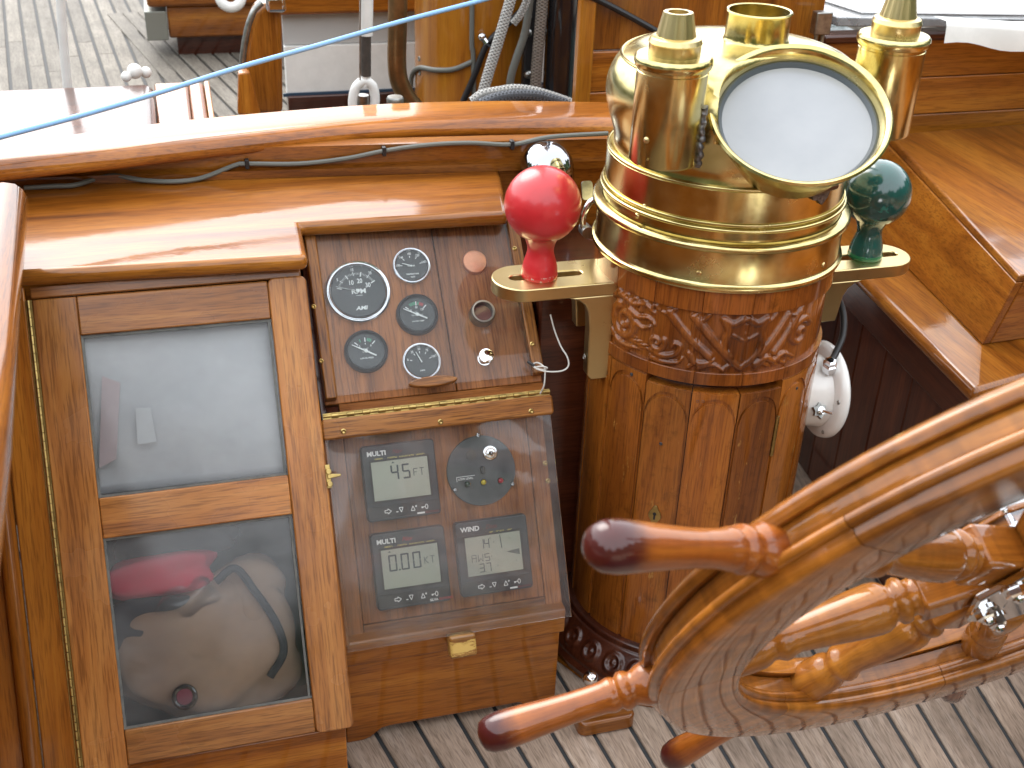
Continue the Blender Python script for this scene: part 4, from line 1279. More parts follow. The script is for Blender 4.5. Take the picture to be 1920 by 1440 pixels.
    rd.text('ELECTRONICS' if kind == 1 else 'ELECTRONICS', 0.0040 * s, 0.0275 * s if kind != 1 else 0.0325 * s, by, align='LEFT', bold=0.02, sx=0.72)
    # screen contents
    if kind == 0:
        for c_, xx in (('4', -0.0125), ('5', 0.0025)):
            seven(ink, c_, xx * s, 0.0020 * s, 0.0105 * s, 0.0195 * s, 0.0022 * s)
        fx0, fy0 = 0.0175 * s, 0.0040 * s
        for l_ in ((0, 0, 0, 0.0095), (0, 0.0095, 0.0055, 0.0095), (0, 0.005, 0.004, 0.005), (0.0075, 0.0095, 0.014, 0.0095), (0.0107, 0, 0.0107, 0.0095)):
            line(ink, fx0 + l_[0] * s, fy0 + l_[1] * s, fx0 + l_[2] * s, fy0 + l_[3] * s, 0.0010)
        ink.prism([(-0.0105 * s, 0.0238 * s), (-0.0065 * s, 0.0238 * s), (-0.0085 * s, 0.026 * s)], 0, 0.0002)
    elif kind == 1:
        for c_, xx in (('0', -0.0285), ('0', -0.0125), ('0', 0.0030)):
            seven(ink, c_, xx * s, -0.0010 * s, 0.0108 * s, 0.0215 * s, 0.0021 * s)
        ink.box(-0.0160 * s, -0.0138 * s, -0.0010 * s, 0.0012 * s, 0, 0.0002)
        fx0, fy0 = 0.0185 * s, 0.0030 * s
        for l_ in ((0, 0, 0, 0.009), (0, 0.0045, 0.0045, 0.009), (0.001, 0.0045, 0.0048, 0), (0.0075, 0.009, 0.0135, 0.009), (0.0105, 0, 0.0105, 0.009)):
            line(ink, fx0 + l_[0] * s, fy0 + l_[1] * s, fx0 + l_[2] * s, fy0 + l_[3] * s, 0.0009)
        ink.prism([(-0.028 * s, 0.0238 * s), (-0.024 * s, 0.0238 * s), (-0.026 * s, 0.0258 * s)], 0, 0.0002)
    else:
        ft = MB()
        for c_, xx in (('1', -0.0195), ('4', -0.0120)):
            seven(ink, c_, xx * s, 0.0110 * s, 0.0070 * s, 0.0125 * s, 0.0011 * s)
        ink.ring((-0.0030 * s, 0.0235 * s, 0), (0, 0, 1), 0.0011, 0.0002, 10, 4)
        for l_ in ((-0.030, -0.0052, -0.030, 0.0042), (-0.030, 0.0042, -0.0245, 0.0042), (-0.0245, 0.0042, -0.0245, -0.0052), (-0.030, 0, -0.0245, 0),
                   (-0.0215, 0.0042, -0.0215, -0.0052), (-0.0215, -0.0052, -0.0185, -0.001), (-0.0185, -0.001, -0.0155, -0.0052), (-0.0155, 0.0042, -0.0155, -0.0052)):
            line(ink, l_[0] * s, l_[1] * s, l_[2] * s, l_[3] * s, 0.0008)
        seven(ink, 'S', -0.0130 * s, -0.0055 * s, 0.0070 * s, 0.0098 * s, 0.0010 * s)
        for c_, xx in (('3', -0.0215), ('7', -0.0125)):
            seven(ink, c_, xx * s, -0.0195 * s, 0.0070 * s, 0.0115 * s, 0.0011 * s)
        ink.box(-0.0140 * s, -0.0132 * s, -0.0195 * s, -0.0186 * s, 0, 0.0002)
        line(ink, 0.0100 * s, 0.0262 * s, 0.0112 * s, 0.0085 * s, 0.0012)
        ft.prism([(0.0165 * s, 0.0030 * s), (0.0345 * s, 0.0052 * s), (0.0345 * s, -0.0030 * s)], 0, 0.0002)
        for xx, yy in ((0.001, 0.018), (-0.0035, 0.0), (0.0035, -0.013), (0.029, -0.010), (0.0225, 0.0205)):
            ft.box((xx - 0.0006) * s, (xx + 0.0006) * s, (yy - 0.0006) * s, (yy + 0.0006) * s, 0, 0.0002)
        ft.build('faint_marks', LCDFAINT, root, M @ T(0, 0, SZ + 0.0004), merge=False)
    ink.build('digits', LCDINK, root, M @ T(0, 0, SZ + 0.0004), merge=False)
    yl.build('yellow_lettering', YELLOWINK, root, Zt, merge=False)
    wt.build('lettering', WHITEINK, root, M @ T(0, 0, SZ + 0.0010), merge=False)
    rd.build('red_lettering', REDINK if kind == 1 else REDDIM, root, M @ T(0, 0, SZ + 0.0010), merge=False)
    return root
display('digital_display', 'upper digital display reading 45 FT', [(676, 838), (812, 823), (829, 963), (690, 980)], 0)
display('digital_display', 'lower left digital display reading 0.00 KT', [(694, 1003), (830, 985), (849, 1126), (709, 1146)], 1)
display('digital_display', 'digital wind display at the lower right of the console', [(850, 981), (986, 964), (1001, 1103), (868, 1119)], 2)
#PART4
# ------------------------------------------------------------------ pedestal
PX, PY = 0.709, 1.40
VIEWAZ = math.atan2(-PY, -PX)
ped = thing('steering_pedestal', 'round carved wooden pedestal built of staves with a small curved door', 'pedestal', (PX, PY, 0.0))
MP = T(PX, PY, 0)
NST = 16
DA = 2 * PI / NST
J0 = VIEWAZ + math.radians(-1.5)
ZB0, ZB1, ZD1, ZC0, ZC1, ZT = 0.050, 0.552, 0.541, 0.572, 0.661, 0.694
RP = 0.168
def strip(mb, a0, a1, zlo, zhi, r0, r1, n=12, M=None):
    """curved slab between two angles; zlo/zhi functions of u in 0..1"""
    v = []
    for i in range(n + 1):
        u = i / n; a = a0 + (a1 - a0) * u
        for r in (r0, r1):
            for z in (zlo(u), zhi(u)):
                v.append((r * math.cos(a), r * math.sin(a), z))
    f = []
    for i in range(n):
        b = i * 4; c = b + 4
        f += [(b, c, c + 1, b + 1), (b + 2, b + 3, c + 3, c + 2), (b + 1, c + 1, c + 3, b + 3), (b, b + 2, c + 2, c)]
    f += [(0, 1, 3, 2), (n * 4, n * 4 + 2, n * 4 + 3, n * 4 + 1)]
    mb.add(v, f, M)
MB().lathe([(0.150, 0.0), (0.150, ZT)], 40).build('core', varn('Z', 'dark'), ped, MP)
HALF = 0.94
def stave_mesh(top):
    """stave with a raised panel that has an arched head, in a local frame turned to its middle angle"""
    b = MB()
    w_ = DA / 2
    strip(b, -w_ * 0.985, w_ * 0.985, lambda u: ZB0, lambda u: top, 0.149, RP - 0.0028, 10)
    ww = w_ * 0.90
    arch0 = top - 0.052
    head = lambda u: arch0 + 0.036 * math.sqrt(max(0.0, 1 - (2 * u - 1) ** 2))
    strip(b, -ww, ww, lambda u: ZB0 + 0.004, head, RP - 0.0030, RP, 18)
    e = 0.0028
    strip(b, -w_ * 0.975, w_ * 0.975, lambda u: (lambda k: arch0 + e * 1.2 + 0.040 * math.sqrt(max(0.0, 1 - k * k)))(min(1, abs(2 * u - 1) * 0.975 / 0.94)) + (0 if abs(2 * u - 1) < 0.963 else -0.0), lambda u: top - 0.0012, RP - 0.0030, RP - 0.0004, 26)
    return b
door_idx = (-1, 0, 1)
pdoor = thing('pedestal_door', 'curved pedestal door of three arched staves with a brass keyhole plate', 'door', (PX, PY, 0.05))
st_mat = varn('Z', 'stave')
base_st = stave_mesh(ZB1 - 0.001).build('stave', st_mat, ped, MP @ Matrix.Rotation(J0 + DA * 2.5 + DA * 3, 4, 'Z'), sharp=30)
base_dr = stave_mesh(ZD1).build('stave', st_mat, pdoor, MP @ T(0.0, 0, 0) @ Matrix.Rotation(J0 - DA / 2, 4, 'Z'), sharp=30)
for k in range(NST):
    mid = J0 + DA * (k + 0.5)
    if k in (NST - 1, 0, 1):
        if k == NST - 1:
            continue
        o = base_dr.copy(); COL.objects.link(o)
        Mn = MP @ T(0.0012 * math.cos(mid), 0.0012 * math.sin(mid), 0) @ Matrix.Rotation(mid, 4, 'Z')
        place(o, pdoor, Mn)
    else:
        if k == 5:
            continue
        o = base_st.copy(); COL.objects.link(o)
        place(o, ped, MP @ Matrix.Rotation(mid, 4, 'Z'))
def pcyl(a, z, r=RP):
    return np.array([PX + r * math.cos(a), PY + r * math.sin(a), z])
def pframe(a, z, r=RP):
    """frame on the pedestal: x tangential (to the right seen from outside), y up, z outward"""
    o = pcyl(a, z, r)
    m = Matrix.Identity(4)
    X_ = (-math.sin(a), math.cos(a), 0); Y_ = (0, 0, 1); Z_ = (math.cos(a), math.sin(a), 0)
    for i, c in enumerate((X_, Y_, Z_)):
        for j in range(3):
            m[j][i] = c[j]
    for j in range(3):
        m[j][3] = float(o[j])
    return m
def azpx(px, py, r=RP):
    rr = ray(px, py); A_ = np.array([PX, PY])
    a = rr[0] ** 2 + rr[1] ** 2; b_ = -2 * (rr[0] * A_[0] + rr[1] * A_[1]); c_ = A_ @ A_ - r * r
    t_ = (-b_ - math.sqrt(max(0, b_ * b_ - 4 * a * c_))) / 2 / a
    p_ = EYE + rr * t_
    return math.atan2(p_[1] - PY, p_[0] - PX), float(p_[2])
a, z = azpx(1228, 965)
kb = MB()
el = [(0.0085 * math.cos(t_) * (1 + 0.12 * math.cos(4 * t_)), 0.0155 * math.sin(t_) * (1 + 0.12 * math.cos(4 * t_))) for t_ in np.linspace(0, 2 * PI, 33)[:-1]]
kb.prism(el, -0.002, 0.0012)
kp = kb.build('keyhole_plate', BRASS_OLD, pdoor, pframe(a, z, RP + 0.0016), bevel=0.0005)
kb = MB(); kb.cyl(0.0028, 0.0, 0.0016, T(0, 0.003, 0), 14); kb.box(-0.0014, 0.0014, -0.007, 0.003, 0, 0.0016)
kb.build('keyhole', BLACK, kp, pframe(a, z, RP + 0.0016))
for px, py in ((1308, 752), (1239, 832), (1184, 702), (1318, 752), (1494, 728)):
    a, z = azpx(px, py); screw(ped, pframe(a, z, RP - 0.0005), 0.0026, BLACK)
# hinge on the right edge of the door
a, z = azpx(1497, 770)
hb = MB(); hb.cyl(0.003, -0.035, 0.03, Matrix.Rotation(-PI / 2, 4, 'X'), 10)
hb.build('hinge', HINGE, pdoor, pframe(J0 + DA * 2.02, z - 0.02, RP + 0.0005))
# plain collars above and below the carved band
def band(name, z0, z1, r, mat, segs=NST):
    for k in range(segs):
        b = MB()
        strip(b, -DA / 2 * 0.994, DA / 2 * 0.994, lambda u: z0, lambda u: z1, 0.149, r, 10)
        o = b.build(name, mat, ped, MP @ Matrix.Rotation(J0 + DA * (k + 0.5), 4, 'Z'), bevel=0.0006, seg=1)
_b = MB(); strip(_b, -DA / 2 * 0.994, DA / 2 * 0.994, lambda u: ZB1 + 0.0012, lambda u: ZC0, 0.149, RP + 0.0005, 10)
_c = MB(); strip(_c, -DA / 2 * 0.994, DA / 2 * 0.994, lambda u: ZC1, lambda u: ZT, 0.149, RP + 0.001, 10)
for mb_ in (_b, _c):
    base = None
    for k in range(NST):
        Mk = MP @ Matrix.Rotation(J0 + DA * (k + 0.5), 4, 'Z')
        if base is None:
            base = mb_.build('collar_block', varn('Z', 'carved'), ped, Mk, bevel=0.0006, seg=1)
        else:
            o = base.copy(); COL.objects.link(o); place(o, ped, Mk)
# carved band: scrolls, ribbons, a shield and leaves in relief
HC = ZC1 - ZC0
a0c, a1c = VIEWAZ - math.radians(100), VIEWAZ + math.radians(100)
NU, NV = 460, 64
Sg = (np.linspace(a0c, a1c, NU) - VIEWAZ) * RP          # arc metres, 0 faces the viewer
Vg = np.linspace(0, HC, NV)
SS, VV = np.meshgrid(Sg, Vg, indexing='ij')
H = np.zeros_like(SS)
def stroke(pts, wd, hgt, taper=None, dense=10):
    global H
    P = np.array(cat([np.array([p[0], p[1], 0.0]) for p in pts], dense))[:, :2]
    for i in range(len(P) - 1):
        t0 = i / (len(P) - 1)
        w_ = wd * (taper(t0) if taper else 1.0)
        A_, B_ = P[i], P[i + 1]
        d = B_ - A_; L2 = max(d @ d, 1e-12)
        tt = np.clip(((SS - A_[0]) * d[0] + (VV - A_[1]) * d[1]) / L2, 0, 1)
        D = np.hypot(SS - A_[0] - tt * d[0], VV - A_[1] - tt * d[1])
        H = np.maximum(H, hgt * np.sqrt(np.clip(1 - (D / w_) ** 2, 0, 1)))
def spiral(cx, cy, r0, turns, start, sgn=1):
    return [(cx + r0 * (1 - k / 22 * 0.9) * math.cos(start + sgn * turns * 2 * PI * k / 22), cy + r0 * (1 - k / 22 * 0.9) * math.sin(start + sgn * turns * 2 * PI * k / 22)) for k in range(23)]
tp = lambda t_: 1.0 - 0.6 * t_
h = HC
# acanthus scroll left
stroke(spiral(-0.118, 0.042, 0.026, 1.7, 2.2, 1), 0.0075, 0.0055, tp)
stroke([(-0.15, 0.070), (-0.128, 0.078), (-0.105, 0.074), (-0.085, 0.080), (-0.070, 0.072)], 0.0058, 0.005, tp)
stroke([(-0.112, 0.062), (-0.095, 0.058), (-0.078, 0.062), (-0.068, 0.055)], 0.0050, 0.0045, tp)
stroke([(-0.10, 0.048), (-0.086, 0.044), (-0.074, 0.050)], 0.0045, 0.004, tp)
for k in range(5):
    stroke([(-0.140 + k * 0.016, 0.074 - (k % 2) * 0.006), (-0.134 + k * 0.016, 0.084), (-0.128 + k * 0.016, 0.078)], 0.0032, 0.004, tp, 5)
stroke([(-0.145, 0.020), (-0.130, 0.010), (-0.112, 0.008), (-0.09, 0.012)], 0.0050, 0.0045, tp)
# second small scroll
stroke(spiral(-0.063, 0.030, 0.013, 1.4, 0.5, -1), 0.0045, 0.0045, tp)
stroke([(-0.068, 0.016), (-0.050, 0.013), (-0.034, 0.020), (-0.028, 0.032), (-0.036, 0.036), (-0.040, 0.029)], 0.0055, 0.005, tp)
stroke([(-0.068, 0.006), (-0.05, 0.004), (-0.030, 0.008), (-0.024, 0.016)], 0.0050, 0.0045, tp)
# ribbons / bars slanting down
for dx in (0.0, 0.034):
    stroke([(-0.048 + dx, h - 0.010), (-0.020 + dx, 0.050), (0.012 + dx * 0.8, 0.024)], 0.0062, 0.0058)
stroke([(-0.012, h - 0.006), (-0.013, 0.050), (-0.012, 0.030)], 0.0035, 0.004)
stroke([(-0.014, 0.024), (-0.004, 0.012), (0.010, 0.014), (0.018, 0.020)], 0.0062, 0.0055, tp)
stroke([(0.000, 0.006), (0.018, 0.012), (0.034, 0.004)], 0.0045, 0.0045, tp)
# shield with curled edges
stroke([(0.026, h - 0.010), (0.034, 0.064), (0.030, 0.048), (0.032, 0.032), (0.044, 0.018), (0.056, 0.008)], 0.0050, 0.005)
stroke([(0.026, h - 0.010), (0.040, h - 0.016), (0.056, h - 0.008), (0.072, h - 0.016), (0.086, h - 0.010)], 0.0052, 0.005)
stroke([(0.086, h - 0.010), (0.080, 0.064), (0.084, 0.048), (0.080, 0.032), (0.069, 0.018), (0.056, 0.008)], 0.0050, 0.005)
inside = ((np.abs(SS - 0.057) < 0.024 * np.sqrt(np.clip(VV / 0.06, 0, 1))) & (VV > 0.014) & (VV < h - 0.015))
H = np.maximum(H, inside * 0.0022)
# bars rising to the right and leaves
for dx in (0.0, 0.022):
    stroke([(0.084 + dx, 0.026), (0.100 + dx, 0.048), (0.120 + dx, h - 0.010)], 0.0055, 0.0055)
stroke([(0.078, 0.012), (0.092, 0.020), (0.106, 0.014), (0.12, 0.022), (0.138, 0.014)], 0.0060, 0.0055, tp)
for k in range(4):
    stroke([(0.086 + k * 0.013, 0.020), (0.092 + k * 0.013, 0.010), (0.100 + k * 0.013, 0.006)], 0.0036, 0.004, tp, 5)
for k in range(7):                                     # small leaf tips along the upper and lower edge
    x_ = -0.155 + k * 0.047
    stroke([(x_, 0.004), (x_ + 0.008, 0.012), (x_ + 0.018, 0.010)], 0.0034, 0.0035, tp, 5)
    stroke([(x_ + 0.02, h - 0.004), (x_ + 0.012, h - 0.013), (x_ + 0.002, h - 0.012)], 0.0034, 0.0035, tp, 5)
for k in range(4):
    stroke([(-0.124 + k * 0.006, 0.030 - k * 0.004), (-0.108 + k * 0.008, 0.024 - k * 0.003), (-0.094 + k * 0.009, 0.026 - k * 0.003)], 0.0022, 0.003, tp, 5)
stroke([(0.040, 0.058), (0.057, 0.050), (0.074, 0.058)], 0.003, 0.0045, None, 6)
stroke([(0.057, 0.060), (0.057, 0.022)], 0.0026, 0.0042, None, 4)
stroke(spiral(0.150, 0.045, 0.022, 1.5, 0.5, 1), 0.006, 0.005, tp)
stroke(spiral(-0.19, 0.045, 0.022, 1.5, 0.5, 1), 0.006, 0.005, tp)
rng = np.random.default_rng(4)
H += 0.0004 * rng.normal(size=H.shape).cumsum(0).clip(-1, 1) * 0
edge = np.minimum(np.minimum(VV, HC - VV) / 0.003, 1)
for jx in range(-5, 6):                                # stave joints run through the carving
    js = ((J0 + jx * DA) - VIEWAZ) * RP
    H -= 0.0022 * np.exp(-((SS - js) / 0.0008) ** 2)
v = []; f = []
for i in range(NU):
    a = a0c + (a1c - a0c) * i / (NU - 1)
    for j in range(NV):
        r = RP - 0.0045 + H[i, j]
        v.append((r * math.cos(a), r * math.sin(a), ZC0 + Vg[j]))
for i in range(NU - 1):
    for j in range(NV - 1):
        f.append((i * NV + j, (i + 1) * NV + j, (i + 1) * NV + j + 1, i * NV + j + 1))
cb = MB(); cb.add(v, f)
cband = cb.build('carved_band', varn('Z', 'carved'), ped, MP, sharp=180, merge=False)
cband['label'] = 'carved band with scrolls, ribbons and a shield in relief'
MB().lathe([(RP - 0.006, ZC0), (RP - 0.006, ZC1)], 32, None, a1c, a0c + 2 * PI).build('band_back', varn('Z', 'carved'), ped, MP)
# base: carved ring, then the plinth
v = []; f = []
NU2, NV2 = 300, 40
aa0, aa1 = VIEWAZ - math.radians(110), VIEWAZ + math.radians(110)
prof = cat([np.array(p + (0,)) for p in [(0.166, 0.052), (0.178, 0.050), (0.1795, 0.042), (0.183, 0.040), (0.188, 0.034), (0.200, 0.020), (0.212, 0.006), (0.214, -0.002)]], 6)
prof = [(p[0], p[1] + 0.028) for p in prof]
for i in range(NU2):
    a = aa0 + (aa1 - aa0) * i / (NU2 - 1)
    s_ = a * 0.2
    for r, z in prof:
        d = 0.0
        if 0.034 < z < 0.066:
            ph = (s_ / 0.042) % 1.0; q = (z - 0.050) / 0.016
            dd = math.hypot((ph - 0.5) * 2.2, q)
            d = 0.0045 * max(0, 1 - ((dd - 0.62) / 0.22) ** 2) + 0.004 * max(0, 1 - (dd / 0.25) ** 2)
        v.append(((r + d) * math.cos(a), (r + d) * math.sin(a), z + d * 0.6))
NP = len(prof)
for i in range(NU2 - 1):
    for j in range(NP - 1):
        f.append((i * NP + j, (i + 1) * NP + j, (i + 1) * NP + j + 1, i * NP + j + 1))
cb = MB(); cb.add(v, f)
cb.build('carved_base', varn('Z', 'dark'), ped, MP, sharp=180, merge=False)
MB().lathe([(0.150, 0.004), (0.216, 0.004), (0.220, 0.018), (0.214, 0.026), (0.15, 0.027)], 48).build('base_ring', varn('X', 'dark'), ped, MP)
oc = [(0.228 * math.cos(VIEWAZ + PI / 10 + k * PI / 5), 0.228 * math.sin(VIEWAZ + PI / 10 + k * PI / 5)) for k in range(10)]
MB().prism(oc, 0.0, 0.004 + 0.001).build('plinth', varn('X'), ped, MP, bevel=0.002)
pq = at(1125, 1365, 0.012)
blk = MB(); blk.prism(roundrect(-0.045, 0.045, -0.032, 0.032, 0.012), 0.0, 0.026)
blk.build('foot_block', varn('X'), ped, T(pq[0] + 0.012, pq[1] + 0.03, 0), bevel=0.004)
# chrome ball on the base
kq = at(1107, 1272, 0.072)
kn = thing('chrome_ball', 'small shiny chrome ball knob standing at the foot of the pedestal', 'knob', (kq[0], kq[1], 0.028))
MB().ball((0, 0, 0), 0.0125, None, 24, 14).build('ball', CHROME, kn, T(*kq))
MB().cyl(0.005, 0.0, kq[2] - 0.02, None, 12).build('stem', STEEL, kn, T(kq[0], kq[1], 0.02))

# ------------------------------------------------------------------ brass compass binnacle on the pedestal
bin_ = thing('compass_binnacle', 'polished brass compass hood with round white window, chimney and two lamp tubes', 'binnacle', (PX, PY, ZT))
def bprof(pts, name, mat=BRASS, seg=72, sharp=40):
    return MB().lathe(pts, seg).build(name, mat, bin_, MP, sharp=sharp)
R1 = 0.1705
bprof([(0.150, ZT), (R1 + 0.0035, ZT), (R1 + 0.0045, ZT + 0.003), (R1 + 0.0035, ZT + 0.006), (R1 + 0.0005, ZT + 0.0075), (R1 - 0.001, ZT + 0.010), (R1 - 0.001, 0.748), (R1 - 0.001, 0.752)], 'lower_drum')
bprof([(R1 - 0.002, 0.748), (R1 + 0.0035, 0.7485), (R1 + 0.0065, 0.7515), (R1 + 0.0065, 0.7555), (R1 + 0.003, 0.7585), (R1 - 0.004, 0.7600), (R1 - 0.006, 0.7605)], 'bead_ring', sharp=60)
R2 = 0.1635
bprof([(R2, 0.756), (R2, 0.774)], 'neck')
def wire(name, z, R, r):
    b = MB(); b.ring((0, 0, z), (0, 0, 1), R, r, 96, 10); return b.build(name, BRASS, bin_, MP, sharp=180)
wire('wire_ring', 0.776, R2 + 0.002, 0.0028)
wire('wire_ring', 0.7835, R2 + 0.0005, 0.0016)
bprof([(R2 - 0.001, 0.772), (R2 - 0.001, 0.826), (R2 - 0.004, 0.829), (R2 - 0.012, 0.830)], 'upper_drum')
wire('wire_ring', 0.829, R2 - 0.003, 0.0026)
# hood: waist, bulge, flat shoulder
hood = [(0.1565, 0.829), (0.1545, 0.840), (0.156, 0.852), (0.162, 0.870), (0.168, 0.890), (0.170, 0.908), (0.167, 0.926), (0.158, 0.944), (0.142, 0.957), (0.120, 0.965), (0.09, 0.970), (0.05, 0.9725), (0.0, 0.973)]
hood = [(p[0], p[1]) for p in cat([np.array(q + (0,)) for q in hood], 5)]
hb_ = MB().lathe([(0.0, 0.829)] + hood, 120).build('hood', BRASS, bin_, MP, sharp=60)
ct_ = MB().cyl(0.0985, -0.026, 0.25, None, 96).build('cutter', BRASS, None, basis(np.array([0.716, 1.236, 0.926]), nrm([-0.19, -0.50, 0.845])))
bo_ = hb_.modifiers.new('cut', 'BOOLEAN'); bo_.operation = 'DIFFERENCE'; bo_.object = ct_; bo_.solver = 'EXACT'
bpy.context.view_layer.update()
me_ = bpy.data.meshes.new_from_object(hb_.evaluated_get(bpy.context.evaluated_depsgraph_get()))   # the hood is cut open behind the window
hb_.modifiers.clear(); hb_.data = me_
bpy.data.objects.remove(ct_)
MB().tube([(0.1525 * math.cos(a_), 0.1525 * math.sin(a_), 0.951) for a_ in np.linspace(math.radians(40), math.radians(222), 60)], 0.0022, 8).build('seam_bead', BRASS, bin_, MP)
# chimney
cq = at(1414, 96, 0.958)
b = MB(); b.lathe([(0.050, -0.006), (0.047, 0.002), (0.043, 0.006), (0.041, 0.012), (0.041, 0.040), (0.0428, 0.043), (0.0418, 0.045), (0.039, 0.044), (0.039, 0.010), (0, 0.008)], 48)
b.build('chimney', BRASS, bin_, T(cq[0], cq[1], 0.966))
# window collar and glass
wc = np.array([0.716, 1.236, 0.926]); wn = nrm([-0.19, -0.50, 0.845])
Mw = basis(wc, wn)
RWD = 0.109
b = MB(); b.lathe([(0.070, -0.075), (0.084, -0.045), (0.0985, -0.020), (0.1025, -0.006), (0.1045, -0.001), (RWD, 0.0), (RWD + 0.0012, 0.002), (RWD - 0.001, 0.0045), (RWD - 0.004, 0.004), (0.1015, 0.001), (0.0990, -0.006), (0.0975, -0.010), (0.0970, -0.012), (0.0965, -0.022)], 96)
b.build('window_collar', BRASS, bin_, Mw, sharp=50)
b = MB(); b.lathe([(0.0975, -0.0150), (0.0945, -0.0140), (0.0905, -0.0185), (0.0915, -0.024)], 72)
b.build('glass_seal', plain('grey_window_ring', (0.07, 0.085, 0.095), 0.4), bin_, Mw)
MB().cyl(0.0915, -0.0235, -0.0190, None, 72).build('compass_glass', COMPASSGLASS, bin_, Mw)
# hinge roll below the collar
hp = at(1545, 356, 0.83)
a, z = azpx(1545, 352, R2 + 0.004)
b = MB(); b.cyl(0.0052, -0.020, 0.020, Matrix.Rotation(PI / 2, 4, 'Y'), 14)
b.build('hinge_roll', plain('brown_hinge_pin', (0.16, 0.085, 0.05), 0.4, 0.7, noise=0.5, nscale=80), bin_, pframe(a, z, R2 + 0.006))
b = MB(); b.prism([(-0.020, 0.0), (0.018, 0.002), (0.012, -0.012), (0.003, -0.020), (-0.006, -0.012), (-0.016, -0.010)], -0.001, 0.0025)
b.build('solder_patch', TIN, bin_, pframe(a, z - 0.004, R2 + 0.0005))
# lamp tubes
def lamp(azd, lab, zt=0.992, rr=0.193):
    a = math.radians(azd)
    cx, cy = PX + rr * math.cos(a), PY + rr * math.sin(a)
    M = T(cx, cy, 0)
    rt = 0.0425
    tube_ = MB().lathe([(0, 0.864), (rt - 0.002, 0.864), (rt, 0.867), (rt, zt - 0.018), (rt - 0.001, zt - 0.017), (rt - 0.001, zt - 0.012)], 48).build('lamp_tube', BRASS, bin_, M)
    tube_['label'] = lab
    MB().lathe([(rt - 0.001, zt - 0.014), (rt + 0.0025, zt - 0.0125), (rt + 0.0040, zt - 0.008), (rt + 0.0035, zt - 0.003), (rt + 0.001, zt), (rt - 0.008, zt + 0.001), (0, zt + 0.001)], 48).build('lamp_cap', BRASS, tube_, M)
    MB().lathe([(0.0305, zt + 0.0008), (0.0305, zt + 0.013), (0.0315, zt + 0.015), (0.0295, zt + 0.020), (0.026, zt + 0.022), (0.0, zt + 0.022)], 40).build('cap_step', BRASS_SATIN, tube_, M)
    fl = MB(); n_ = 48; v = []; lv = [(0.0235, zt + 0.021), (0.0175, zt + 0.049)]
    for k in range(n_):
        e = 1.0 if k % 4 < 2 else 0.965
        for r, z in lv:
            v.append((r * e * math.cos(2 * PI * k / n_), r * e * math.sin(2 * PI * k / n_), z))
    v += [(0.012 * math.cos(2 * PI * k / n_), 0.012 * math.sin(2 * PI * k / n_), zt + 0.049) for k in range(n_)]
    v += [(0.011 * math.cos(2 * PI * k / n_), 0.011 * math.sin(2 * PI * k / n_), zt + 0.030) for k in range(n_)]
    f = [(2 * k, 2 * ((k + 1) % n_), 2 * ((k + 1) % n_) + 1, 2 * k + 1) for k in range(n_)]
    f += [(2 * k + 1, 2 * ((k + 1) % n_) + 1, 2 * n_ + (k + 1) % n_, 2 * n_ + k) for k in range(n_)]
    f += [(2 * n_ + k, 2 * n_ + (k + 1) % n_, 3 * n_ + (k + 1) % n_, 3 * n_ + k) for k in range(n_)] + [tuple(3 * n_ + k for k in range(n_))]
    fl.add(v, f)
    fl.build('fluted_cone', BRASS_SATIN, tube_, M, sharp=20)
    va = math.atan2(-cy, -cx)
    rv = MB(); rv.lathe([(0, 0.0022), (0.0022, 0.0018), (0.0038, 0.0004), (0.004, -0.001)], 14)
    for dz, da in ((0.899, -0.55), (0.876, -0.45)):
        an = va + da
        rv2 = MB(); rv2.lathe([(0, 0.0022), (0.0022, 0.0018), (0.0038, 0.0004), (0.004, -0.001)] if dz > .89 else [(0, 0.001), (0.0014, 0.0006), (0.0016, -0.001)], 14)
        rv2.build('rivet', BRASS_SATIN, tube_, basis((cx + rt * math.cos(an), cy + rt * math.sin(an), dz), (math.cos(an), math.sin(an), 0), (0, 0, 1)))
    return tube_, cx, cy, rt
lt, lcx, lcy, lrt = lamp(-139.5, 'left lamp tube with a fluted cap in front of the hood')
lamp(-20.0, 'right lamp tube with a fluted cap behind the window')
# saddle plates joining tubes to hood, with the ragged solder seam
seam = []
rng = random.Random(5)
va = math.atan2(-lcy, -lcx) + 1.30
for k in range(22):
    z = 0.862 + 0.075 * k / 21
    p = np.array([lcx + (lrt + 0.001) * math.cos(va), lcy + (lrt + 0.001) * math.sin(va), z])
    seam.append(p + np.array([rng.uniform(-1, 1), rng.uniform(-1, 1), 0]) * 0.0012)
MB().tube(seam, lambda t_: 0.0032 + 0.0018 * math.sin(t_ * 23) ** 2, 9, smooth=2).build('solder_seam', TIN, bin_, T(0, 0, 0))
b = MB(); b.box(-0.03, 0.0, -0.030, 0.030, 0.866, 0.955)
am = math.radians(-139.5)
b.build('saddle_plate', BRASS, bin_, T(lcx, lcy, 0) @ Matrix.Rotation(am + PI, 4, 'Z') @ T(0.04, 0, 0))
# screws and dents on the drums
for px, py, r_ in ((1207, 388, R2 + 0.0), (1310, 513, R1), (1545, 497, R1), (1193, 405, R1)):
    a, z = azpx(px, py, r_)
    b = MB(); b.lathe([(0, 0.0016), (0.0026, 0.0012), (0.0036, 0.0), (0.0038, -0.001)], 14)
    b.build('rivet', BRASS_SATIN, bin_, pframe(a, z, r_ - 0.0005))

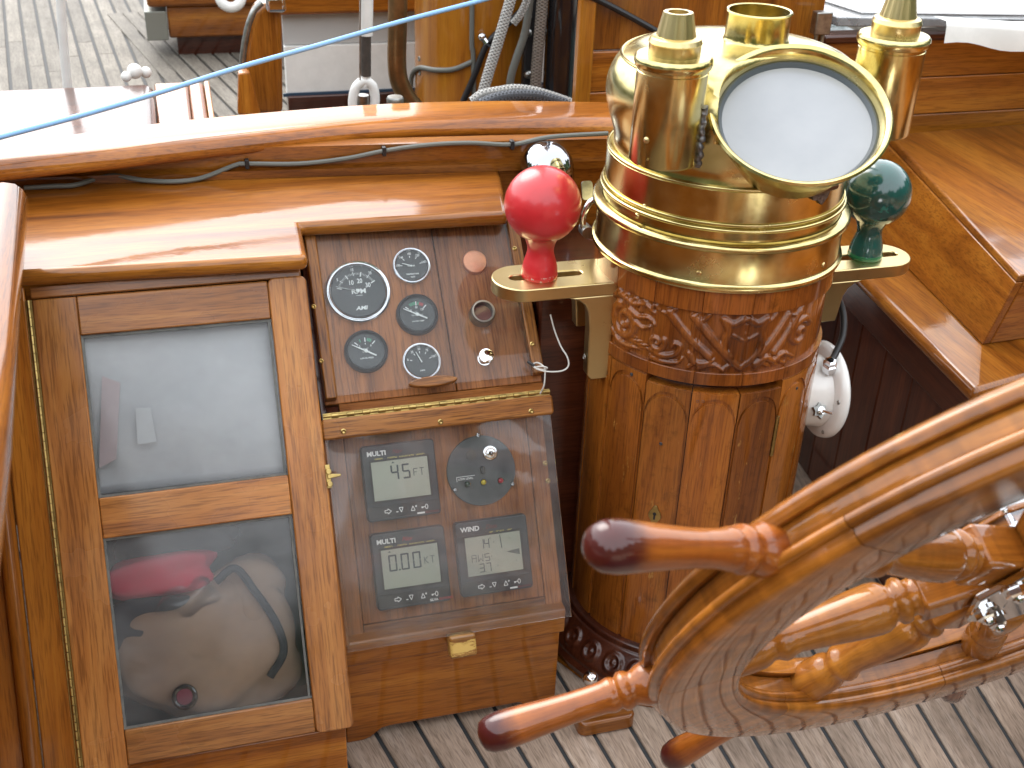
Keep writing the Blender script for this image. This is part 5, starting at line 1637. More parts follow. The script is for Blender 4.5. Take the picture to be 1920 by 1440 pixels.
# ------------------------------------------------------------------ brackets with the red and the green ball
def bracket(sgn, label, name='ball_bracket'):
    M = MP if sgn < 0 else MP @ Matrix.Rotation(PI, 4, 'Z')
    t_ = thing(name, label, 'bracket', M=M @ T(-0.2, 0, 0.655), group='brass ball brackets on the pedestal')
    zt = 0.663 if sgn < 0 else 0.650
    Lh = 0.325 if sgn < 0 else 0.318
    hw = 0.041
    # plate with a slot, rounded end
    out = [(-0.150, hw), (-0.265, hw)]
    n_ = 14
    for k in range(n_ + 1):
        a = PI / 2 + PI * k / n_
        out.append((-(Lh - hw) + hw * 1.0 * math.cos(a), hw * math.sin(a)))
    out += [(-0.265, -hw), (-0.150, -hw)]
    slot = []
    sx0, sx1, sr = -0.292, -0.205, 0.0085
    for k in range(9):
        a = -PI / 2 + PI * k / 8
        slot.append((sx1 + sr * math.cos(a), sr * math.sin(a)))
    for k in range(9):
        a = PI / 2 + PI * k / 8
        slot.append((sx0 + sr * math.cos(a), sr * math.sin(a)))
    bm = bmesh.new()
    def loop(p, z):
        vs = [bm.verts.new((x, y, z)) for x, y in p]
        es = [bm.edges.new((vs[i], vs[(i + 1) % len(vs)])) for i in range(len(vs))]
        return vs, es
    lo = [loop(out, zt - 0.019), loop(slot, zt - 0.019)]
    hi = [loop(out, zt), loop(slot, zt)]
    for pr_ in (lo, hi):
        bmesh.ops.triangle_fill(bm, use_beauty=True, edges=pr_[0][1] + pr_[1][1])
    for i in (0, 1):
        a, b2 = lo[i][0], hi[i][0]
        for k in range(len(a)):
            bm.faces.new((a[k], a[(k + 1) % len(a)], b2[(k + 1) % len(a)], b2[k]))
    b = MB()
    bm.verts.index_update()
    b.add([tuple(v_.co) for v_ in bm.verts], [tuple(v_.index for v_ in f_.verts) for f_ in bm.faces])
    bm.free()
    b.build('plate', BRASS_SATIN, t_, M, bevel=0.0016)
    # two legs down the pedestal side
    zl = zt - 0.019
    leg = [(-0.150, zl), (-0.228, zl), (-0.214, zl - 0.004), (-0.203, zl - 0.012), (-0.197, zl - 0.024), (-0.194, zl - 0.050), (-0.192, 0.520), (-0.186, 0.512), (-0.160, 0.512), (-0.160, 0.60)]
    for y0, y1, cut in ((-hw + 0.0005, -hw + 0.021, 0.0), (hw - 0.021, hw - 0.0005, 0.055)):
        lg = [(x, max(z, 0.512 + cut)) for x, z in leg]
        Mx = M @ Matrix(((1, 0, 0, 0), (0, 0, -1, 0), (0, 1, 0, 0), (0, 0, 0, 1)))
        if sgn < 0:
            q = MB().prism(lg, -y1, -y0, Mx).build('leg', BRASS_SATIN, t_, T(0, 0, 0), bevel=0.0018)
        else:
            q = MB().prism(lg, -y1, -y0, Mx).build('leg', BRASS_SATIN, t_, T(0, 0, 0), bevel=0.0018)
        for zz in (0.622, 0.545):
            if zz < 0.52 + cut:
                continue
            sc_ = M @ T(-0.1945, (y0 + y1) / 2, zz) @ Matrix.Rotation(-PI / 2, 4, 'Y')
            screw(q, sc_, 0.0045, STEEL)
    return M, zt
def ball_thing(name, label, M, zt, rad, mat, basemat, x, R):
    t_ = thing(name, label, 'ball', M=M @ T(x, 0, zt))
    prof = [(0.0, -0.004), (0.0225, -0.002), (0.0245, 0.003), (0.0246, 0.010), (0.0228, 0.020), (0.0198, 0.030), (0.0182, 0.038), (0.0190, 0.046), (0.0230, 0.056), (0.030, 0.065)]
    zc = zt and 0.0
    H_ = R[0]; r_ = R[1]
    a0_ = math.asin(min(1, 0.033 / r_))
    arc = [(r_ * math.sin(PI - a0_ * 1.0 - (PI - a0_) * k / 18) if k < 18 else 0.0, H_ - r_ * math.cos(a0_ + (PI - a0_) * k / 18)) for k in range(19)]
    arc = [(r_ * math.sin(a0_ + (PI - a0_) * k / 18), H_ - r_ * math.cos(a0_ + (PI - a0_) * k / 18)) for k in range(19)]
    b = MB().lathe([(p[0], p[1]) for p in cat([np.array(q + (0,)) for q in prof], 3)] + arc, 48)
    b.build('ball_body', mat, t_, M @ T(x, 0, zt), sharp=70)
    MB().lathe([(0.0226, -0.0035), (0.0252, 0.0005), (0.0254, 0.0045), (0.0246, 0.0075)], 40).build('base_edge', basemat, t_, M @ T(x, 0, zt + 0.0004))
MB_l, ztl = bracket(-1, 'polished brass slotted bracket under the red ball')
ball_thing('red_ball', 'red painted ball on a flared neck standing on the left brass bracket', MB_l, ztl, 1, REDPAINT, REDWORN, -0.258, (0.1035, 0.0515))
MB_r, ztr = bracket(1, 'polished brass slotted bracket under the green ball')
ball_thing('green_ball', 'dark green painted ball on a flared neck at the right of the binnacle', MB_r, ztr, 1, GREENPAINT, GREENBASE, -0.247, (0.0985, 0.0485))
# tape on the bracket slot and the small black spike behind the neck
# ------------------------------------------------------------------ cord from the bracket to the console
cp = [aty(1032, 590, 1.375), aty(1040, 620, 1.37), aty(1052, 650, 1.36), aty(1063, 668, 1.35), aty(1066, 685, 1.345), aty(1055, 695, 1.345), aty(1030, 697, 1.35), aty(1010, 693, 1.375), aty(998, 686, 1.398)]
cord = thing('cord', 'thin white cord looping from the bracket to the edge of the upper cover', 'cord', cp[0])
WHITECORD = plain('white_cord', (0.55, 0.54, 0.50), 0.6)
b = MB(); b.tube(cp, 0.0011, 8, smooth=6)
b.tube([aty(998, 683, 1.398), aty(1008, 680, 1.392), aty(1020, 688, 1.38), aty(1022, 700, 1.372), aty(1020, 722, 1.365), aty(1013, 738, 1.37)], 0.0011, 8, smooth=6)
b.tube([aty(997, 681, 1.397), aty(1006, 690, 1.39), aty(1018, 693, 1.38), aty(1026, 690, 1.372), aty(1016, 687, 1.376), aty(1002, 689, 1.39)], 0.0012, 8, smooth=6)
b.build('cord_line', WHITECORD, cord, T(0, 0, 0))
MB().tube([aty(990, 678, 1.402), aty(1002, 686, 1.392)], 0.0022, 8).build('metal_sleeve', BLACK, cord, T(0, 0, 0))

# ------------------------------------------------------------------ chrome cowl behind the red ball
hq = aty(1030, 305, 1.67)
cow = thing('chrome_cowl', 'rounded chrome cowl behind the red ball on the shelf wall', 'cowl', (hq[0], hq[1], 0.70))
b = MB(); pr = [(0.0, 0.058), (0.014, 0.056), (0.028, 0.048), (0.039, 0.033), (0.043, 0.014), (0.043, -0.06)]
b.lathe([(p[0], p[1]) for p in cat([np.array(q + (0,)) for q in pr], 4)], 36)
b.build('dome', plain('darkened_chrome', (0.40, 0.41, 0.44), 0.06, 1.0), cow, basis(hq + np.array([0.004, 0.02, -0.030]), nrm([-0.15, -0.25, 0.95])), sharp=180)  # metal colour darkened to stand in for dark reflections
# shackle and tab beside the binnacle
sq = aty(1108, 405, 1.50)
sh = thing('steel_shackle', 'steel shackle hanging in shadow between the red ball and the binnacle', 'shackle', sq)
b = MB(); b.tube([sq + np.array(p) for p in [(0.014, 0, -0.035), (-0.004, 0, -0.03), (-0.012, 0, -0.005), (-0.004, 0, 0.020), (0.014, 0, 0.026), (0.03, 0, 0.02)]], 0.0045, 10, smooth=8)
b.build('bow', CHROME, sh, T(0, 0, 0))
pb_ = MB(); pb_.cyl(0.009, -0.010, 0.010, basis(sq + np.array([-0.006, 0, -0.022]), (0, -1, 0)), 18)
pb_.build('pin', STEEL, sh, T(0, 0, 0))
b = MB(); b.prism(roundrect(-0.009, 0.009, -0.014, 0.014, 0.005), -0.001, 0.001)
tq = aty(1101, 357, 1.56)
b.build('eye_plate', STEEL, sh, basis(tq, (0.1, -0.9, 0.4)))

# ------------------------------------------------------------------ white lamp on the right of the pedestal
lq = aty(1514, 731, 1.36)
ld = nrm(RW[:, 0] * 0.95 + nrm(ray(1545, 728)) * 0.30 + np.array([0, 0, 0.05]))
Ml = basis(lq, ld, (0, 0, 1)) @ Matrix.Scale(1.30, 4)
la = thing('white_lamp', 'chipped white enamel lamp housing with toggle switch, mounted on the right of the pedestal', 'lamp', M=T(*lq))
b = MB(); b.lathe([(0, -0.040), (0.030, -0.040), (0.037, -0.036), (0.040, -0.026), (0.042, 0.0), (0.044, 0.012), (0.047, 0.015)], 40)
b.build('housing', LAMPWHITE, la, Ml)
b = MB(); b.lathe([(0.044, 0.010), (0.052, 0.012), (0.0565, 0.016), (0.0575, 0.021), (0.0555, 0.024), (0.050, 0.024), (0.047, 0.022), (0, 0.021)], 56)
b.build('rim', LAMPWHITE, la, Ml, sharp=60)
for k in range(6):
    a = 2 * PI * k / 6 + 0.3
    screw(la, Ml @ T(0.051 * math.cos(a), 0.051 * math.sin(a), 0.0118) @ Matrix.Rotation(PI, 4, 'X'), 0.0026, STEEL)
gq = aty(1556, 683, 1.325)
gl_ = nrm([-0.2, -0.35, 0.9])
b = MB(); Mg = basis(gq, gl_)
b.lathe([(0.0115, -0.012), (0.0115, 0.0), (0.0085, 0.002), (0.0085, 0.008), (0.005, 0.010)], 6)
b.build('cable_gland', CHROME, la, Mg, sharp=20)
cq_ = [gq + gl_ * 0.004, aty(1567, 662, 1.34), aty(1580, 630, 1.36), aty(1582, 595, 1.38), aty(1574, 565, 1.40), aty(1560, 545, 1.42), aty(1540, 535, 1.44)]
MB().tube(cq_, 0.0052, 12, smooth=8).build('cable', RUBBER, la, T(0, 0, 0))
tq = aty(1537, 770, 1.300)
tn = nrm([0.1, -0.8, 0.55])
Mt = basis(tq, tn)
b = MB(); st = [((0.0125 if k % 2 else 0.0085) * math.cos(PI * k / 6), (0.0125 if k % 2 else 0.0085) * math.sin(PI * k / 6)) for k in range(12)]
b.prism(st, -0.004, 0.0015)
tg = b.build('switch_plate', STEEL, la, Mt)
b = MB(); b.cyl(0.006, 0, 0.005, None, 12); b.cyl(0.0042, 0.005, 0.008, None, 12)
b.build('switch_nut', CHROME, tg, Mt)
b = MB(); b.tube([(0, 0, 0.006), (0.004, -0.004, 0.015), (0.008, -0.006, 0.020)], lambda t_: 0.0018 + 0.0009 * t_, 10, smooth=4)
b.build('switch_lever', CHROME, tg, Mt)
wq = aty(1516, 735, 1.37)
b = MB().box(-0.020, 0.012, -0.02, 0.03, -0.038, 0.036)
b.build('mounting_block', varn('Z', 'carved'), la, T(*wq), bevel=0.003)
#PART5
# ------------------------------------------------------------------ steering wheel
WC = np.array([0.729, 0.703, 0.662])
WN = nrm([0.045, -0.884, -0.464])
WU = nrm(np.cross([0, 0, 1], WN)); WV = np.cross(WN, WU)
MW = Matrix.Identity(4)
for i, c in enumerate((WU, WV, WN)):
    for j in range(3):
        MW[j][i] = c[j]
for j in range(3):
    MW[j][3] = WC[j]
TH0 = 2.727
wheel = thing('ship_wheel', 'large varnished wooden ship wheel with turned spokes and a chrome hub', 'steering wheel', M=MW)
back = [(.300, -.0115), (.2985, -.024), (.303, -.030), (.362, -.030), (.376, -.0275), (.3835, -.0215), (.3845, -.0165), (.3815, -.0115)]
midp = [(.310, -.0112), (.3745, -.0112), (.3758, -.0098), (.3758, .0060), (.3745, .0074), (.310, .0074), (.3085, .006), (.3085, -.0098)]
front = [(.3815, .0078), (.3850, .0090), (.3868, .0125), (.3858, .0160), (.3830, .0178), (.3795, .0182), (.3790, .0200), (.3800, .0235), (.3790, .0275), (.3765, .0302), (.3730, .0313), (.350, .0316), (.330, .0316), (.3085, .0312), (.3040, .0298), (.3015, .0268), (.3008, .0225), (.3030, .0195), (.3000, .0180), (.2985, .0150), (.2992, .0110), (.3025, .0078)]
def ring_of(name, prof, n_, off, mat, gap=0.0012, bev=0.0):
    base = None
    da = 2 * PI / n_
    for k in range(n_):
        a = TH0 + off + k * da
        M = MW @ Matrix.Rotation(a, 4, 'Z')
        if base is None:
            b = MB(); b.lathe(prof, 16, None, -da / 2 + gap, da / 2 - gap, closed=True)
            base = b.build(name, mat, wheel, M, sharp=46, bevel=bev, seg=1)
        else:
            o = base.copy(); COL.objects.link(o); place(o, wheel, M)
ring_of('back_felloe', back, 8, PI / 8 + 0.02, varn('Y', 'rim'), 0.0010)
ring_of('felloe', midp, 8, PI / 8, varn('Y', 'rim'), 0.0022)
ring_of('front_felloe', front, 8, 0.20, varn('Y', 'rim'), 0.0012)
# grip material: the ends are stained dark red by many coats
gm = varn('Z', 'grip')
def stain(m):
    t = m.node_tree
    p = [n_ for n_ in t.nodes if n_.type == 'BSDF_PRINCIPLED'][0]
    l = p.inputs['Base Color'].links[0]; src_ = l.from_socket
    tc = N(t, 'TexCoord'); sx = N(t, 'SeparateXYZ'); t.links.new(tc.outputs['Object'], sx.inputs[0])
    nn = N(t, 'TexNoise', i_Scale=60.0, i_Detail=3.0); t.links.new(tc.outputs['Object'], nn.inputs['Vector'])
    ad = N(t, 'Math', operation='MULTIPLY_ADD'); t.links.new(nn.outputs[0], ad.inputs[0]); ad.inputs[1].default_value = 0.02; t.links.new(sx.outputs[2], ad.inputs[2])
    f = ramp(t, ad.outputs[0], [(0.515, (0, 0, 0)), (0.540, (1, 1, 1))])
    t.links.new(mix(t, f.outputs[0], src_, (0.055, 0.007, 0.006)), p.inputs['Base Color'])
stain(gm)
grip = [(r_ * (0.84 if z_ > .41 else 0.90), z_) for r_, z_ in [(.0235, .374), (.0235, .382), (.0222, .3885), (.0190, .3940), (.0178, .3975), (.0196, .4005), (.0212, .4045), (.0204, .4090), (.0182, .4115), (.0180, .4130), (.0196, .4155), (.0202, .4190), (.0192, .4230), (.0182, .4265), (.0174, .440), (.0176, .458), (.0188, .478), (.0206, .500), (.0220, .518), (.0224, .529), (.0210, .5395), (.0165, .5470), (.0090, .5502), (0, .551)]]
spoke = [(r_ * 1.06, z_) for r_, z_ in [(.0200, .116), (.0165, .121), (.0168, .126), (.0205, .129), (.0215, .133), (.0205, .137), (.0172, .1395), (.0165, .142), (.0205, .146), (.0232, .152), (.0236, .160), (.0222, .180), (.0192, .205), (.0165, .228), (.0158, .236), (.0172, .242), (.0192, .246), (.0195, .251), (.0178, .255), (.0160, .258), (.0160, .262), (.0180, .266), (.0198, .272), (.0205, .284), (.0205, .308)]]
bg_, bs_, bb_ = None, None, None
for k in range(8):
    a = TH0 + k * PI / 4
    M = MW @ T(0, 0, -0.0019) @ Matrix.Rotation(a, 4, 'Z') @ Matrix.Rotation(PI / 2, 4, 'Y')
    if bg_ is None:
        bg_ = MB().lathe(grip, 32).build('handle', gm, wheel, M, sharp=65)
        bs_ = MB().lathe(spoke, 32).build('spoke', varn('Z', 'grip2') if False else varn('Z', 'wheelspoke') if False else varn('Z', 'mast') if False else varn('Z', 'spokewood') if 'spokewood' in () else varn('Z', 'wheel'), wheel, M, sharp=65)
        q = MB(); q.prism(roundrect(-.0215, .0215, -.0215, .0215, .006, 3), .040, .118)
        bb_ = q.build('spoke_block', varn('Z', 'wheel'), wheel, M, bevel=0.003)
    else:
        for b_ in (bg_, bs_, bb_):
            o = b_.copy(); COL.objects.link(o); place(o, wheel, M)
octo = lambda r: [(r * math.cos(TH0 + PI / 8 + k * PI / 4), r * math.sin(TH0 + PI / 8 + k * PI / 4)) for k in range(8)]
hubp = MB(); hubp.prism(octo(.050), -.085, .0305)
hub = hubp.build('hub', CHROME, wheel, MW, bevel=0.004, seg=3)
MB().prism(octo(.074), -.078, -.030).build('hub_ring', CHROME, hub, MW, bevel=0.005, seg=3)
MB().prism(octo(.082), .0218, .0300).build('hub_plate', CHROME, hub, MW, bevel=0.002)
MB().cyl(.021, .030, .50, None, 24).build('shaft', STEEL, hub, MW)
nb_ = None
for k in range(8):
    a = TH0 + (k) * PI / 4
    M = MW @ Matrix.Rotation(a, 4, 'Z') @ T(0.066, 0, 0.030)
    if nb_ is None:
        q = MB(); q.cyl(.0125, 0, .002, None, 20); q.lathe([(0, .002), (.0098, .002), (.0098, .008), (.0080, .010), (0, .0105)], 6); q.ball((0, 0, .010), .0055, None, 12, 8)
        nb_ = q.build('hub_nut', CHROME, hub, M, sharp=20)
    else:
        o = nb_.copy(); COL.objects.link(o); place(o, hub, M)

# ------------------------------------------------------------------ starboard seat and the box on it
ZB = 0.50
seat = thing('side_bench', 'varnished teak bench with rounded edge on the right side of the cockpit', 'bench', (1.3, 1.5, 0.0))
e0 = at(1627, 533, ZB); e1 = at(1829, 733, ZB); e2 = at(1920, 706, ZB)
d_ = nrm((e0 - e1)[:2]); far = e1[:2] + d_ * 0.80
dr = nrm((e2 - e1)[:2])
right_ = e1[:2] + dr * 0.75
sp = [tuple(e1[:2]), tuple(right_), (right_[0] + 0.1, 1.97), (far[0], 1.97)]
MB().prism(sp, ZB - 0.028, ZB).build('seat_top', varn('Y'), seat, T(0, 0, 0), bevel=0.012, seg=4)
n2 = np.array([d_[1], -d_[0]])
def seatboard(name, off, z0, z1, mat, s0=0.0, s1=0.78, th=0.016):
    p0 = e1[:2] + n2 * off + d_ * s0; p1 = e1[:2] + n2 * off + d_ * s1
    q0 = p0 + n2 * th; q1 = p1 + n2 * th
    L = np.linalg.norm(p1 - p0)
    X_ = np.array([d_[0], d_[1], 0]); Z_ = np.array([-n2[0], -n2[1], 0])
    M = Matrix.Identity(4)
    for i, c in enumerate((X_, (0, 0, 1), np.cross(X_, [0, 0, 1]))):
        for j in range(3):
            M[j][i] = c[j]
    for j in range(3):
        M[j][3] = float([p0[0], p0[1], 0][j])
    sgn = 1 if np.dot(np.cross(X_, [0, 0, 1]), [n2[0], n2[1], 0]) > 0 else -1
    b = MB(); b.box(0, L, z0, z1, 0 if sgn > 0 else -th, th if sgn > 0 else 0)
    return b.build(name, mat, seat, M, bevel=0.003)
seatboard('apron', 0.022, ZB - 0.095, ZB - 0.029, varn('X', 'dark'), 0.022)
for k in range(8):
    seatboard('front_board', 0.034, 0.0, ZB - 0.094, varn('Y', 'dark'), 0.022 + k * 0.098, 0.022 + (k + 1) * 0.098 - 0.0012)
# end board of the bench facing aft
pE0 = e1[:2] + d_ * 0.024 + n2 * 0.024; pE1 = right_ + np.array([0.03, 0.024])
eb = MB(); v0, v1 = pE0, pE1; nd = nrm(np.array([-(v1 - v0)[1], (v1 - v0)[0]])) * 0.016
eb.hull8([(v0[0], v0[1], 0), (v1[0], v1[1], 0), (v1[0] + nd[0], v1[1] + nd[1], 0), (v0[0] + nd[0], v0[1] + nd[1], 0)], [(v0[0], v0[1], ZB - .029), (v1[0], v1[1], ZB - .029), (v1[0] + nd[0], v1[1] + nd[1], ZB - .029), (v0[0] + nd[0], v0[1] + nd[1], ZB - .029)])
eb.build('end_board', varn('X'), seat, T(0, 0, 0), bevel=0.002)
ZX = 0.64
bx = thing('seat_box', 'low varnished teak box with slanting sides standing on the right hand bench', 'box', (1.4, 1.6, ZB))
b0 = at(1842, 646, ZB + 0.001); b1 = at(1643, 443, ZB + 0.001)
t0 = at(1912, 517, ZX); t1 = at(1684, 270, ZX)
dl = nrm((b1 - b0)); dtp = nrm(t1 - t0)
b1 = b0 + dl * 0.60; t1 = t0 + dtp * 0.66
rr_ = np.array([0.62, 0.035, 0])
lo_ = [b0, b0 + rr_, b1 + rr_, b1]; hi_ = [t0, t0 + rr_, t1 + rr_, t1]
def mixp(a, b_, u): return a + (b_ - a) * u
hi2 = [mixp(a, b_, 0.90) for a, b_ in zip(lo_, hi_)]
def lined(name, quad, inward, th, mat):
    MB().hull8([tuple(q) for q in quad], [tuple(np.array(q) + np.array(inward) * th) for q in quad]).build(name, mat, bx, T(0, 0, 0), bevel=0.002)
lined('side_panel', [b0, b1, hi2[3], hi2[0]], (1, 0.05, 0), 0.014, varn('Y'))
lined('end_panel', [b0 + np.array([.0145, .0, 0]), b0 + rr_, hi2[1], hi2[0] + np.array([.0145, 0, 0])], (0, 1, 0), 0.014, varn('X'))
MB().hull8([tuple(q) for q in hi2], [tuple(q) for q in hi_]).build('lid', varn('Y'), bx, T(0, 0, 0), bevel=0.004, seg=3)

# ------------------------------------------------------------------ bulkhead behind, boards laid level
bh = thing('cabin_bulkhead', 'varnished wooden cabin bulkhead of level boards behind the binnacle and bench', 'bulkhead', (1.4, 2.0, 0.45))
YB = 1.97
pl_ = aty(1075, 100, YB - 0.02)[0]; pr_ = aty(1110, 100, YB - 0.02)[0]
zz = [0.44, 0.60, 0.668, 0.742, 0.815]
for z0, z1 in zip(zz[:-1], zz[1:]):
    MB().box(pr_ + 0.007, 2.5, YB + random.uniform(0, 0.0015), YB + 0.03, z0 + 0.0012, z1).build('board', varn('X'), bh, T(0, 0, 0), bevel=0.002)
MB().box(pr_ + 0.007, 1.16, YB + 0.004, YB + 0.03, 0.817, 1.02).build('panel', varn('Z'), bh, T(0, 0, 0), bevel=0.002)
MB().box(pl_ + 0.012, pr_ + 0.006, YB - 0.012, YB + 0.01, 0.40, 1.02).build('door_post', varn('Z', 'mast'), bh, T(0, 0, 0), bevel=0.003)
MB().box(1.161, 2.5, YB - 0.012, YB + 0.03, 0.816, 0.832).build('capping', varn('X', 'dark'), bh, T(0, 0, 0), bevel=0.004)
MB().tube([aty(1075, -20, YB - .03), aty(1130, 4, YB - .008), aty(1180, 30, YB - .004), aty(1230, 58, YB - .004), aty(1290, 92, YB - .004)], 0.0055, 8, smooth=4).build('cable', RUBBER, bh, T(0, 0, 0))
MB().box(1.18, 2.4, YB - 0.018, YB - 0.001, 0.600, 0.622).build('ledge', varn('X'), bh, T(0, 0, 0), bevel=0.004)
hc = thing('hatch_cover', 'bright white hatch cover with a clear edge above the bulkhead', 'hatch', (1.8, 2.3, 0.86))
h0 = at(1572, 33, 0.862); h1 = at(1925, 58, 0.862); h2 = at(1490, 3, 0.862)
MB().prism([tuple(h0[:2]), (h1[0] + 0.7, h1[1] - 0.02), (h1[0] + 0.8, 3.2), (h2[0] - 0.1, 3.2), tuple(h2[:2])], 0.846, 0.862).build('acrylic_edge', HATCHCLEAR, hc, T(0, 0, 0), bevel=0.002)
MB().prism([(h0[0] + 0.06, h0[1] + 0.02), (h1[0] + 0.7, h1[1] + 0.004), (h1[0] + 0.8, 3.2), (h2[0] - 0.0, 3.2), (h2[0] + 0.05, h2[1] + 0.02)], 0.8632, 0.868).build('white_cover', plain('glossy_white_cover', (0.82, 0.83, 0.84), 0.25, coat=0.8, crough=0.05), hc, T(0, 0, 0), bevel=0.002)
wv = MB(); v = []; f = []; nx = 60
for i in range(nx + 1):
    x = h0[0] + 0.17 + 1.1 * i / nx
    y = np.interp(x, [h0[0], h1[0]], [h0[1], h1[1]]) - 0.006
    dz = 0.004 * math.sin(i * 0.9) + 0.004 * math.sin(i * 0.37 + 1)
    v += [(x, y + 0.04, 0.8705), (x, y, 0.8705), (x, y - 0.004, 0.862), (x, y - 0.006 - dz * 0.4, 0.829 + dz)]
f = [(4 * i + k, 4 * i + 4 + k, 4 * i + 5 + k, 4 * i + 1 + k) for i in range(nx) for k in range(3)]
wv.add(v, f)
o = wv.build('hanging_edge', WHITEPAINT, hc, T(0, 0, 0), sharp=80)
q = aty(1535, 40, 1.95)
b = MB(); b.box(-0.016, 0.016, -0.02, 0.0, -0.02, 0.02)
b.cyl(0.004, -0.045, -0.02, T(-0.006, -0.01, 0), 10); b.cyl(0.004, -0.04, -0.02, T(0.007, -0.01, 0), 10)
b.build('hatch_latch', STEEL, hc, T(*q), bevel=0.002)

# ------------------------------------------------------------------ mast with its cables and ropes, rigging
YM = 2.62
mq0 = aty(783, 120, YM); mq1 = aty(1012, 120, YM)
mr = (mq1[0] - mq0[0]) / 2
mx = (mq0[0] + mq1[0]) / 2; my = YM + 0.02
mast = thing('mast', 'thick varnished wooden mast rising behind the coaming rail', 'mast', (mx, my, 0.40))
MB().cyl(mr, 0.40, 7.5, T(mx, my, 0), 64).build('mast_pole', varn('Z', 'mast'), mast, T(0, 0, 0))
def onmast(px, py, off=0.006):
    r = ray(px, py); c = np.array([mx, my]); R_ = mr + off
    a = r[0] ** 2 + r[1] ** 2; b_ = -2 * (r[0] * c[0] + r[1] * c[1]); c_ = c @ c - R_ * R_
    disc = b_ * b_ - 4 * a * c_
    t_ = (-b_ - math.sqrt(max(disc, 0))) / 2 / a
    return EYE + r * t_
def up(p, dz):
    return np.array([p[0], p[1], p[2] + dz])
gw = thing('mast_conduit', 'grey cable clipped across the mast and joining a vertical grey cable', 'cable', onmast(800, 125))
b = MB(); b.tube([onmast(770, 195), onmast(770, 165), onmast(773, 140), onmast(786, 127), onmast(815, 131), onmast(850, 130), onmast(885, 116)], 0.0056, 10, smooth=6)
b.build('conduit', GREYCABLE, gw, T(0, 0, 0))
b = MB(); b.tube([onmast(889, 190, .005), onmast(887, 100, .005), up(onmast(885, 10, .005), 0), up(onmast(885, 10, .005), 0.8)], 0.0052, 10, smooth=4)
b.build('vertical_cable', GREYCABLE, gw, T(0, 0, 0))
for px, py in ((786, 110), (787, 137)):
    p_ = onmast(px, py, 0.0); screw(gw, basis(p_, p_ - np.array([mx, my, p_[2]])), 0.006, STEEL)
bcx = thing('black_mast_cable', 'black cable slanting up across the mast under a steel clip', 'cable', onmast(900, 110))
b = MB(); b.tube([onmast(868, 190, .012), onmast(890, 140, .012), onmast(907, 95, .012), onmast(922, 72, .012), onmast(955, 42, .014), onmast(985, 10, .014), onmast(1000, -20, .02)], 0.0068, 10, smooth=6)
b.build('cable_line', RUBBER, bcx, T(0, 0, 0))
p_ = onmast(912, 76, .012)
b = MB(); b.tube([onmast(903, 68, .012), onmast(912, 80, .022), onmast(925, 88, .012)], 0.006, 8); b.ball(onmast(904, 69, .014), 0.009)
b.build('clip', CHROME, bcx, T(0, 0, 0))
LIGHTROPE = rope_mat('braided_grey_rope', (0.50, 0.49, 0.46), (0.24, 0.24, 0.23), 6, 900)
BROWNROPE = rope_mat('braided_brown_rope', (0.24, 0.20, 0.16), (0.12, 0.10, 0.085), 6, 900)
def rope(name, label, pts, r, mat, cat_='rope', group=None, y=None):
    P = [aty(px, py, y) if not isinstance(px, np.ndarray) else px for px, py in pts] if y is not None else pts
    t_ = thing(name, label, cat_, P[0], group)
    MB().tube(P, r, 12, smooth=6).build('strand', mat, t_, T(0, 0, 0))
    return t_
YR = 2.36
rope('braided_rope', 'light grey braided rope slanting up in front of the mast', [(900, 192), (918, 130), (936, 72), (957, 0), (985, -95), (1100, -500)], 0.0115, LIGHTROPE, y=YR)
rope('thin_grey_hose', 'thin grey hose running beside the braided rope, clipped to the mast', [(955, 200), (957, 150), (968, 110), (984, 62), (994, 0), (1005, -100)], 0.0085, GREYCABLE, 'hose', y=YR + 0.06)
rope('thin_rope', 'thinner grey rope curving away from the braided rope at the top', [(962, 45), (975, 28), (986, 5), (996, -30), (1010, -120)], 0.008, LIGHTROPE, y=YR + 0.02)
rope('brown_rope', 'brown grey braided rope hanging beside the black pipe', [(1003, 200), (1006, 130), (1012, 60), (1017, 0), (1025, -120)], 0.0125, BROWNROPE, y=YR + 0.05)
cz = 0.775
b = MB()
cc = aty(965, 196, 2.05)
rope('rope_coil', 'grey rope bight lying on the far side of the coaming rail', [(885, 192), (905, 178), (935, 172), (965, 168), (1000, 172), (1035, 182), (1070, 194)], 0.0105, LIGHTROPE, y=2.12)
rope('dark_rope_coil', 'dark grey rope bight tucked under the lighter one behind the rail', [(900, 196), (930, 184), (970, 178), (1010, 180), (1060, 194)], 0.0105, rope_mat('slate_rope', (0.14, 0.15, 0.17), (0.07, 0.075, 0.08), 6, 900), y=2.09)
pp0 = aty(1048, 120, 2.42)
bp = thing('black_pipe', 'thick glossy black pipe standing between the ropes and the bulkhead post', 'pipe', (pp0[0], pp0[1], 0.4))
pw = (aty(1076, 120, 2.42)[0] - aty(1022, 120, 2.42)[0]) / 2
MB().cyl(pw, 0.4, 2.6, T(pp0[0], pp0[1], 0), 40).build('pipe_body', BLACKGLOSS, bp, T(0, 0, 0))
bt2 = thing('black_fittings', 'black rail with small steel eyes behind the grey hose', 'rail', aty(995, 100, 2.5))
MB().box(-0.016, 0.016, -0.01, 0.01, -0.2, 0.7).build('track', BLACK, bt2, T(*aty(994, 100, 2.5)), bevel=0.003)
for py in (30, 62, 140):
    MB().ball(aty(990, py, 2.475), 0.009).build('eye', STEEL, bt2, T(0, 0, 0))

